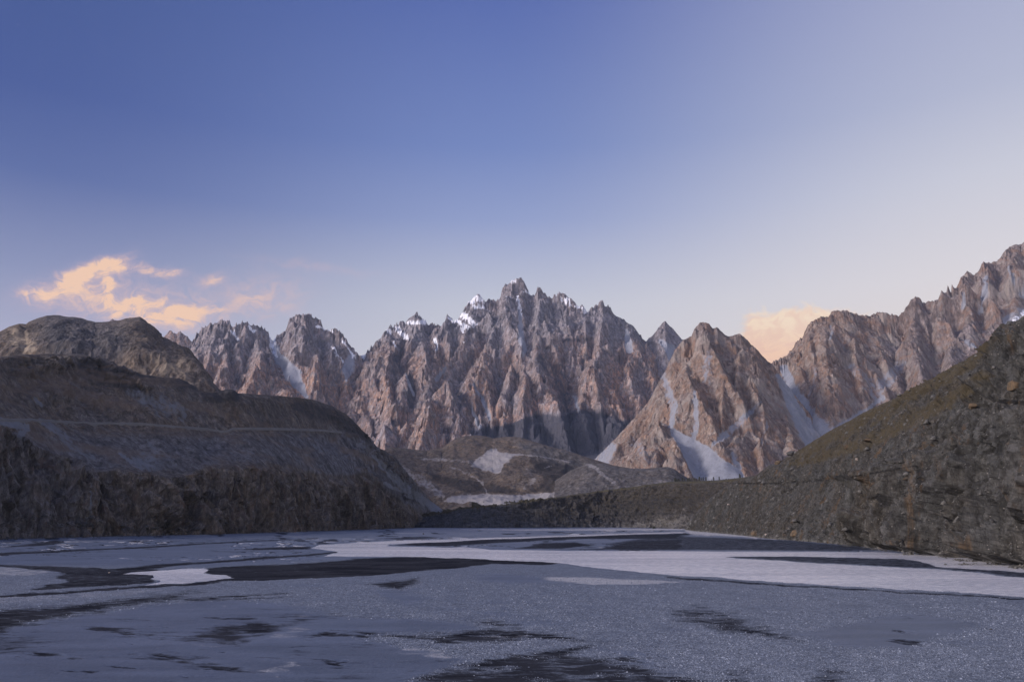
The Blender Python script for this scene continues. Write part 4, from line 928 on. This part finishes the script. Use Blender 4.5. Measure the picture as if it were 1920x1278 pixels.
# ------------------------------------------------------------------ boulders and trees
def boulder_mesh(name, seed, sx, sy, sz):
    import bmesh
    bm = bmesh.new(); bmesh.ops.create_icosphere(bm, subdivisions=4, radius=1.0)
    co = np.array([v.co for v in bm.verts]); rs = np.random.RandomState(seed)
    for _ in range(11):
        n = rs.normal(size=3); n /= np.linalg.norm(n); h = rs.uniform(.55, .85)
        dd = co @ n; ex = np.maximum(0, dd - h); co = co - ex[:, None] * n[None] * .93
    co = co * (1 + .10 * fbm(co[:, 0], co[:, 1], co[:, 2], s=.55, o=4, seed=seed)[:, None])
    co = co * np.array([sx, sy, sz])
    for v, c_ in zip(bm.verts, co): v.co = c_
    for f_ in bm.faces: f_.smooth = False
    me = bpy.data.meshes.new(name); bm.to_mesh(me); bm.free(); return me
def stone_mat(name, a_, b_, S):
    m, t = new_mat(name); co = t.n('ShaderNodeTexCoord').outputs['Object']
    n1 = t.noise(co, 1.2 / S, 6, .65, .6)
    b = t.n('ShaderNodeBump', i_Height=t.noise(co, 3 / S, 6, .7), i_Strength=.8); b.inputs['Distance'].default_value = .15 * S
    p = t.n('ShaderNodeBsdfPrincipled', i_Base_Color=t.mix(t.rng(n1, .35, .65), a_, b_), i_Roughness=.9, i_Normal=b.outputs[0]); t.n('ShaderNodeOutputMaterial', i_Surface=p); return m
M_ochre = stone_mat('ochre_stone', (.13, .088, .05), (.062, .05, .036), 3); M_pale = stone_mat('pale_stone', (.34, .29, .25), (.22, .19, .17), 3); M_darkst = stone_mat('dark_stone', (.035, .034, .033), (.06, .058, .055), 2)
M_grey = stone_mat('grey_stone', (.115, .112, .105), (.055, .056, .056), 3)
def boulder(px, py, w, h, mat, label, seed, surf=None):
    """w,h in photo pixels"""
    if surf is None: x, y = gnd(px, py + h * .5); z = .2
    else:
        q = find(*surf, px, py + h * .3); x, y, z = q
    s = y / F
    me = boulder_mesh('boulder', seed, w * s * .5, w * s * .5, h * s * .5); me.materials.append(mat)
    o = bpy.data.objects.new('boulder', me); C.objects.link(o); o.location = (x, y - w * s * .15, z + h * s * .28); o.rotation_euler = (.1, .15 * math.sin(seed), seed * 1.3)
    tag(o, label, 'boulder'); return o
SK = (PXK, PYK, PK)
boulder(1491, 1001, 25, 17, M_ochre, 'big rounded ochre boulder at the water edge below the right slope', 3, SK)
boulder(1418, 999, 22, 11, M_ochre, 'low mossy brown boulder left of the big ochre boulder at the water', 5, SK)
boulder(1437, 1003, 8, 7, M_pale, 'small pale boulder at the water edge, between two ochre boulders', 6, SK)
boulder(1459, 867, 15, 9, M_ochre, 'ochre boulder on the skyline low on the right slope', 8, SK)
boulder(1484, 850, 20, 11, M_darkst, 'dark boulder on the skyline of the right slope, above the scree valley', 9, SK)
boulder(1900, 722, 34, 26, M_ochre, 'large rust-orange block high on the cliff at the right edge', 12, SK)
boulder(1773, 737, 11, 9, M_pale, 'pale pink boulder on the olive upper slope', 13, SK)
boulder(1607, 861, 11, 6, M_pale, 'small orange-white boulder in the middle of the right slope', 14, SK)
boulder(1590, 838, 24, 9, M_ochre, 'ochre outcrop boulder on the upper middle of the right slope', 15, SK)
boulder(1630, 826, 26, 7, M_ochre, 'long flat tan slab lying on the grassy right slope', 16, SK)
boulder(1822, 762, 18, 14, M_ochre, 'knobbly orange boulder above the grey cliff', 17, SK)
boulder(1366, 945, 6, 4, M_pale, 'tiny white boulder on the scree behind the terrace end', 18, SK)
boulder(1810, 640 + 70, 14, 9, M_ochre, 'small brown boulder on the grass near the top of the right slope', 19, SK)
boulder(205, 1073, 3.4, 2.4, M_pale, 'lone white stone on the dark sand at the left', 21)
boulder(1858, 1180, 6, 3, M_darkst, 'lone black stone on the gravel flat at the right', 22)
boulder(794, 1000, 4, 3, M_darkst, 'tiny black rock on the far mud flat below the cliff end', 23)
boulder(322, 970, 4, 3, M_pale, 'small whitish rock at the foot of the left cliff', 24, (PXJ, PYJ, PJ))

# rocks strewn on the near slope: loose stones too many to count
rs = np.random.RandomState(4)
n = 9000
ii = rs.randint(6, PK.shape[0] - 30, n); jj = rs.randint(5, PK.shape[1] - 5, n)
pp = PK[ii, jj]; s_ = (.25 + rs.pareto(2.6, n) * .45).clip(.2, 3.2) * (.6 + pp[:, 1] / 1300.)
base = np.array([(1,0,-.3),(-.2,.95,-.3),(-.9,-.3,-.3),(.1,-1,-.3),(.35,.2,.8),(-.3,-.2,.7)]); fc = np.array([(0,1,4),(1,5,4),(1,2,5),(2,3,5),(3,4,5),(3,0,4),(0,3,2),(0,2,1)])
ang = rs.uniform(0, 6.28, n); Bv = base[None] * (1 + rs.uniform(-.35, .35, (n, 6, 3)))
cx_, sx_ = np.cos(ang)[:, None], np.sin(ang)[:, None]
Bv = np.stack([Bv[..., 0] * cx_ - Bv[..., 1] * sx_, Bv[..., 0] * sx_ + Bv[..., 1] * cx_, Bv[..., 2] * .8], -1) * s_[:, None, None] + pp[:, None] + [0, 0, .1]
me = bpy.data.meshes.new('loose_stones'); V = Bv.reshape(-1, 3); Fc_ = (fc[None] + (np.arange(n) * 6)[:, None, None]).reshape(-1, 3)
me.vertices.add(len(V)); me.vertices.foreach_set('co', V.reshape(-1).astype(np.float32)); me.loops.add(Fc_.size); me.loops.foreach_set('vertex_index', Fc_.reshape(-1).astype(np.int32))
me.polygons.add(len(Fc_)); me.polygons.foreach_set('loop_start', (np.arange(len(Fc_)) * 3).astype(np.int32)); me.update(calc_edges=True); me.validate(); me.materials.append(M_grey)
o = bpy.data.objects.new('loose_stones', me); C.objects.link(o); tag(o, 'loose grey stones strewn over the right slope', 'stones', kind='stuff')
def strew(name, P, r0, r1, n, smin, smax, seed, mat, label, out=8.):
    rs = np.random.RandomState(seed); ii = rs.randint(r0, r1, n); jj = rs.randint(4, P.shape[1] - 4, n); pp = P[ii, jj].copy()
    low_ = rs.uniform(0, 1, n) < .5; k = pp / np.linalg.norm(pp[:, :2], axis=1)[:, None]
    off = rs.exponential(out, n) * low_; pp[:, 0] -= k[:, 0] * off; pp[:, 1] -= k[:, 1] * off; pp[:, 2] = np.where(low_, .2, pp[:, 2])
    s_ = (smin + rs.pareto(2.4, n) * smin).clip(smin, smax); ang = rs.uniform(0, 6.28, n); Bv = base[None] * (1 + rs.uniform(-.35, .35, (n, 6, 3)))
    c_, q_ = np.cos(ang)[:, None], np.sin(ang)[:, None]
    V = (np.stack([Bv[..., 0] * c_ - Bv[..., 1] * q_, Bv[..., 0] * q_ + Bv[..., 1] * c_, Bv[..., 2] * .8], -1) * s_[:, None, None] + pp[:, None]).reshape(-1, 3); T = (fc[None] + (np.arange(n) * 6)[:, None, None]).reshape(-1, 3)
    me = bpy.data.meshes.new(name); me.vertices.add(len(V)); me.vertices.foreach_set('co', V.reshape(-1).astype(np.float32)); me.loops.add(T.size); me.loops.foreach_set('vertex_index', T.reshape(-1).astype(np.int32))
    me.polygons.add(len(T)); me.polygons.foreach_set('loop_start', (np.arange(len(T)) * 3).astype(np.int32)); me.update(calc_edges=True); me.validate(); me.materials.append(mat)
    o = bpy.data.objects.new(name, me); C.objects.link(o); tag(o, label, 'stones', kind='stuff')
strew('shore_stones', PK, 34, 60, 5000, .22, 2.2, 31, M_grey, 'fallen stones along the water line under the right cliff', 3.)
strew('scree_stones', PJ, 26, 60, 4500, .8, 5.0, 32, M_darkst, 'fallen dark blocks along the foot of the left cliff', 9.)

# poplar row on the terrace
m, t = new_mat('poplar_leaves'); co = t.n('ShaderNodeTexCoord').outputs['Object']
p = t.n('ShaderNodeBsdfPrincipled', i_Base_Color=t.mix(t.noise(co, .8, 3), (.028, .034, .022), (.07, .068, .035)), i_Roughness=.9); t.n('ShaderNodeOutputMaterial', i_Surface=p); M_leaf = m
m, t = new_mat('bark'); p = t.n('ShaderNodeBsdfPrincipled', i_Base_Color=(.06, .05, .04), i_Roughness=.9); t.n('ShaderNodeOutputMaterial', i_Surface=p); M_bark = m
def leaf_mesh(name, seed, r, h, z0, n=420, power=.6):
    rs = np.random.RandomState(seed); tt = rs.uniform(0, 1, n); prof = np.sin(np.pi * np.clip(tt * .92 + .08, 0, 1)) ** power
    an = rs.uniform(0, 6.28, n); rr = r * prof * np.sqrt(rs.uniform(0, 1, n)) * (1 + .35 * np.sin(an * 3 + tt * 9 + seed))
    c = np.stack([rr * np.cos(an), rr * np.sin(an), z0 + tt * h], -1)
    d = rs.normal(size=(n, 4, 3)) * np.array([.35, .35, .45]) * r * .38
    me = bpy.data.meshes.new(name); V = (c[:, None] + d).reshape(-1, 3)
    me.vertices.add(len(V)); me.vertices.foreach_set('co', V.reshape(-1).astype(np.float32)); me.loops.add(n * 4); me.loops.foreach_set('vertex_index', np.arange(n * 4).astype(np.int32))
    me.polygons.add(n); me.polygons.foreach_set('loop_start', (np.arange(n) * 4).astype(np.int32)); me.update(calc_edges=True); me.validate(); me.materials.append(M_leaf); return me
def trunk_mesh(h, r):
    import bmesh
    bm = bmesh.new(); bmesh.ops.create_cone(bm, segments=7, radius1=r, radius2=r * .3, depth=h, cap_ends=True)
    bmesh.ops.translate(bm, vec=(0, 0, h / 2), verts=bm.verts)
    me = bpy.data.meshes.new('trunk'); bm.to_mesh(me); bm.free(); me.materials.append(M_bark); return me
tm = trunk_mesh(9, .35); crowns = [leaf_mesh('crown', 300 + k, 2.2 + .4 * k, 11 + 1.5 * k, 1.5) for k in range(3)]
rs = np.random.RandomState(8)
tops = [x for x in np.concatenate([np.linspace(1262, 1326, 22), [1340, 1352, 1391, 1394, 1268, 1281]])]
ct = math.ceil
for k, px in enumerate(tops):
    px = px + rs.uniform(-1, 1); q = find(PXI, PYI, PI_, px, float(np.interp(px, pxI, topI)) + .4)
    r = bpy.data.objects.new('poplar_tree', None); C.objects.link(r); r.location = (q[0], q[1] + rs.uniform(-10, 30), q[2] - .8); r.rotation_euler[2] = rs.uniform(0, 6); r.scale = [rs.uniform(.6, 1.05)] * 3
    tag(r, 'small dark poplar in the tree row on top of the river terrace', 'tree', 'poplars along the terrace edge')
    for nm, me in (('trunk', tm), ('crown', crowns[k % 3])):
        c_ = bpy.data.objects.new(nm, me); C.objects.link(c_); c_.parent = r
bush = leaf_mesh('bush', 77, 7, 8, -.5, 600, .5)
for (px, py, s, lb) in ((1277, 986, 1.0, 'dark round bush at the river edge where the terrace meets the right slope'), (1262, 987, .5, 'small dark bush just left of the round bush at the terrace foot'), (1226, 987.5, .6, 'low dark bush at the terrace foot, leftmost of the three')):
    o = bpy.data.objects.new('bush', bush); C.objects.link(o); x, y = gnd(px, py + 2.8); o.location = (x, y, .2); o.scale = [s] * 3; tag(o, lb, 'bush')

# ------------------------------------------------------------------ light, sky, camera
SUN_AZ, SUN_EL = math.radians(-106), math.radians(24)        # azimuth measured from +Y towards +X
sd = np.array([math.sin(SUN_AZ) * math.cos(SUN_EL), math.cos(SUN_AZ) * math.cos(SUN_EL), math.sin(SUN_EL)])
L = bpy.data.lights.new('sun', 'SUN'); L.energy = 3.5; L.angle = math.radians(13); L.color = (1.0, .87, .80)
so = bpy.data.objects.new('sun', L); C.objects.link(so)
from mathutils import Vector
so.rotation_euler = Vector(-sd).to_track_quat('-Z', 'Y').to_euler()

w = bpy.data.worlds.new('World'); bpy.context.scene.world = w; w.use_nodes = True
t = NT(w.node_tree)
gen = t.n('ShaderNodeTexCoord').outputs['Generated']
sep = t.n('ShaderNodeSeparateXYZ', i_0=gen)
dx_, dy_, dz_ = sep.outputs
def lin(c): return tuple(((v / 255.) / 12.92 if v / 255. < .04045 else ((v / 255. + .055) / 1.055) ** 2.4) for v in c)
def col_ramp(rows): return t.ramp(dz_, [(max(0, e), lin(c)) for e, c in rows])
RL = col_ramp([(0,(204,198,206)),(.17,(186,184,204)),(.26,(142,150,186)),(.36,(84,104,162)),(.44,(60,84,150)),(.56,(52,78,141)),(1,(56,78,142))])
RM = col_ramp([(0,(236,228,222)),(.17,(226,223,224)),(.26,(206,208,220)),(.36,(150,164,207)),(.44,(117,138,195)),(.58,(86,108,176)),(1,(76,98,165))])
RR = col_ramp([(0,(255,236,216)),(.17,(248,234,224)),(.26,(234,228,230)),(.36,(213,214,226)),(.44,(188,193,216)),(.58,(166,172,206)),(1,(108,120,184))])
a1 = t.rng(dx_, -.55, .02); a2 = t.rng(dx_, -.03, .56)
skyc = t.mix(a2, t.mix(a1, RL, RM), RR)
nish = t.n('ShaderNodeTexSky'); nish.sky_type = 'NISHITA'; nish.sun_disc = False; nish.sun_elevation = math.radians(5); nish.sun_rotation = SUN_AZ
nc = t.mix(1.0, nish.outputs[0], (.035, .035, .035), 'MULTIPLY')
skyc = t.mix(.06, skyc, nc)
glow = t.rng(t.math('ADD', t.math('MULTIPLY', dx_, -.80), t.math('MULTIPLY', dy_, -.60)), .32, .95)  # extra glow added to the unseen sky sunwards, to fill the mountain faces
skyc = t.mix(glow, skyc, t.mix(t.rng(dz_, .0, .7), (3.6, 2.95, 2.7), (1.0, 1.1, 1.5)))
# clouds
cu_ = t.math('DIVIDE', dx_, t.math('MAXIMUM', dy_, .05)); cv_ = t.math('DIVIDE', dz_, t.math('MAXIMUM', dy_, .05))
fr = t.rng(dy_, .1, .3)
uv = t.n('ShaderNodeCombineXYZ', i_0=cu_, i_1=cv_)
wn = t.n('ShaderNodeTexNoise', i_Vector=uv); wn.inputs['Scale'].default_value = 14; wn.inputs['Detail'].default_value = 5; wn.inputs['Roughness'].default_value = .6
wv = t.n('ShaderNodeVectorMath', operation='SUBTRACT', i_0=wn.outputs['Color'], i_1=(.5, .5, .5)).outputs[0]
wv = t.n('ShaderNodeVectorMath', operation='SCALE', i_0=wv); wv.inputs['Scale'].default_value = .035; wv = wv.outputs[0]
uvw = t.n('ShaderNodeVectorMath', operation='ADD', i_0=uv.outputs[0], i_1=wv).outputs[0]
sw = t.n('ShaderNodeSeparateXYZ', i_0=uvw)
def blob(px, py, rx, ry, ang=0, k=1.0):
    u, v = ray(px, py); a = math.radians(ang)
    X = t.math('SUBTRACT', sw.outputs[0], float(u)); Y = t.math('SUBTRACT', sw.outputs[1], float(v))
    xr = t.math('ADD', t.math('MULTIPLY', X, math.cos(a) / (rx / F)), t.math('MULTIPLY', Y, math.sin(a) / (rx / F)))
    yr = t.math('ADD', t.math('MULTIPLY', X, -math.sin(a) / (ry / F)), t.math('MULTIPLY', Y, math.cos(a) / (ry / F)))
    r2 = t.math('ADD', t.math('MULTIPLY', xr, xr), t.math('MULTIPLY', yr, yr))
    return t.math('MULTIPLY', t.math('EXPONENT', t.math('MULTIPLY', r2, -1.0)), k)
cl = None
for bb in ((75,552,42,17,5,.75),(125,530,45,16,28,.8),(185,503,55,16,18,1.0),(200,535,14,38,8,.85),(165,520,50,24,20,.6),(270,505,70,12,-8,.55),(325,515,22,9,10,.5),(240,572,34,13,30,.8),(255,575,90,18,8,.4),(300,588,50,18,10,.85),(370,585,60,16,0,.75),(330,605,60,20,0,.6),(400,523,22,12,10,.5),(490,540,95,40,5,.30),(520,575,60,28,0,.16),(150,565,120,30,0,.34),(200,545,125,42,0,.36),(430,562,120,34,0,.26),(600,500,150,10,-8,.22)):
    g = blob(*bb); cl = g if cl is None else t.math('ADD', cl, g)
wisp = t.noise(t.mapv(uvw, (1, 1.8, 1), (0, 0, -.35)), 30, 8, .66, 1.0)
cl = t.math('MULTIPLY', cl, t.rng(wisp, .30, .68, .35, 1.35))
cl = t.rng(t.math('MULTIPLY', cl, 1.55), -.1, 1.7)
skyc = t.mix(t.math('MULTIPLY', t.math('MULTIPLY', cl, fr), .92), skyc, t.mix(cl, lin((222, 184, 192)), lin((255, 210, 172))))
c2 = None
for bb in ((1440,645,52,60,0,1.3),(1500,630,60,46,0,1.3),(1560,605,60,26,0,1.1),(1412,612,22,22,0,.8),(1450,600,40,12,0,.35),(1600,592,40,14,0,.5),(1470,690,80,50,0,1.0)):
    g = blob(*bb); c2 = g if c2 is None else t.math('ADD', c2, g)
c2 = t.math('ADD', c2, t.math('MULTIPLY', t.math('SUBTRACT', t.noise(t.mapv(uvw, (1, 1.7, 1)), 30, 6, .65, .8), .5), 1.9))
c2 = t.rng(c2, .35, 1.15)
puff = t.rng(t.noise(t.mapv(uvw, (1, 1.5, 1)), 48, 5, .6, .8), .38, .62)
skyc = t.mix(t.math('MULTIPLY', t.math('MULTIPLY', c2, fr), .95), skyc, t.mix(t.math('MULTIPLY', puff, .45), t.mix(t.rng(cv_, ray(1480, 680)[1], ray(1480, 590)[1]), lin((255, 208, 172)), lin((255, 230, 200))), lin((236, 190, 170))))
bg = t.n('ShaderNodeBackground', i_Color=skyc, i_Strength=1.0)
t.n('ShaderNodeOutputWorld', i_Surface=bg)

# haze
m, t = new_mat('haze_air')
v = t.n('ShaderNodeVolumePrincipled'); v.inputs['Color'].default_value = (.52, .68, 1.0, 1); v.inputs['Density'].default_value = 1.0e-5; v.inputs['Anisotropy'].default_value = .2
t.n('ShaderNodeOutputMaterial', i_Volume=v)
import bmesh
bm = bmesh.new(); bmesh.ops.create_cube(bm, size=1.0); me = bpy.data.meshes.new('haze'); bm.to_mesh(me); bm.free(); me.materials.append(m)
hz = bpy.data.objects.new('haze', me); C.objects.link(hz); hz.scale = (54000, 40000, 4800); hz.location = (0, 9500, 2400 - 5.5); tag(hz, 'thin blue evening haze filling the valley air', 'haze', kind='stuff')

cam = bpy.data.cameras.new('camera'); cam.sensor_width = 36; cam.lens = 36 * F / 1920.; cam.clip_start = 1; cam.clip_end = 80000
co_ = bpy.data.objects.new('camera', cam); C.objects.link(co_); co_.location = (0, 0, CAMH); co_.rotation_euler = (math.pi / 2 + TH, 0, 0)
sc = bpy.context.scene; sc.camera = co_
sc.view_settings.view_transform = 'Standard'; sc.view_settings.look = 'None'; sc.view_settings.exposure = 0; sc.view_settings.gamma = 1
sc.cycles.volume_bounces = 0; sc.cycles.max_bounces = 6
print('built', round(time.time() - T0, 1))
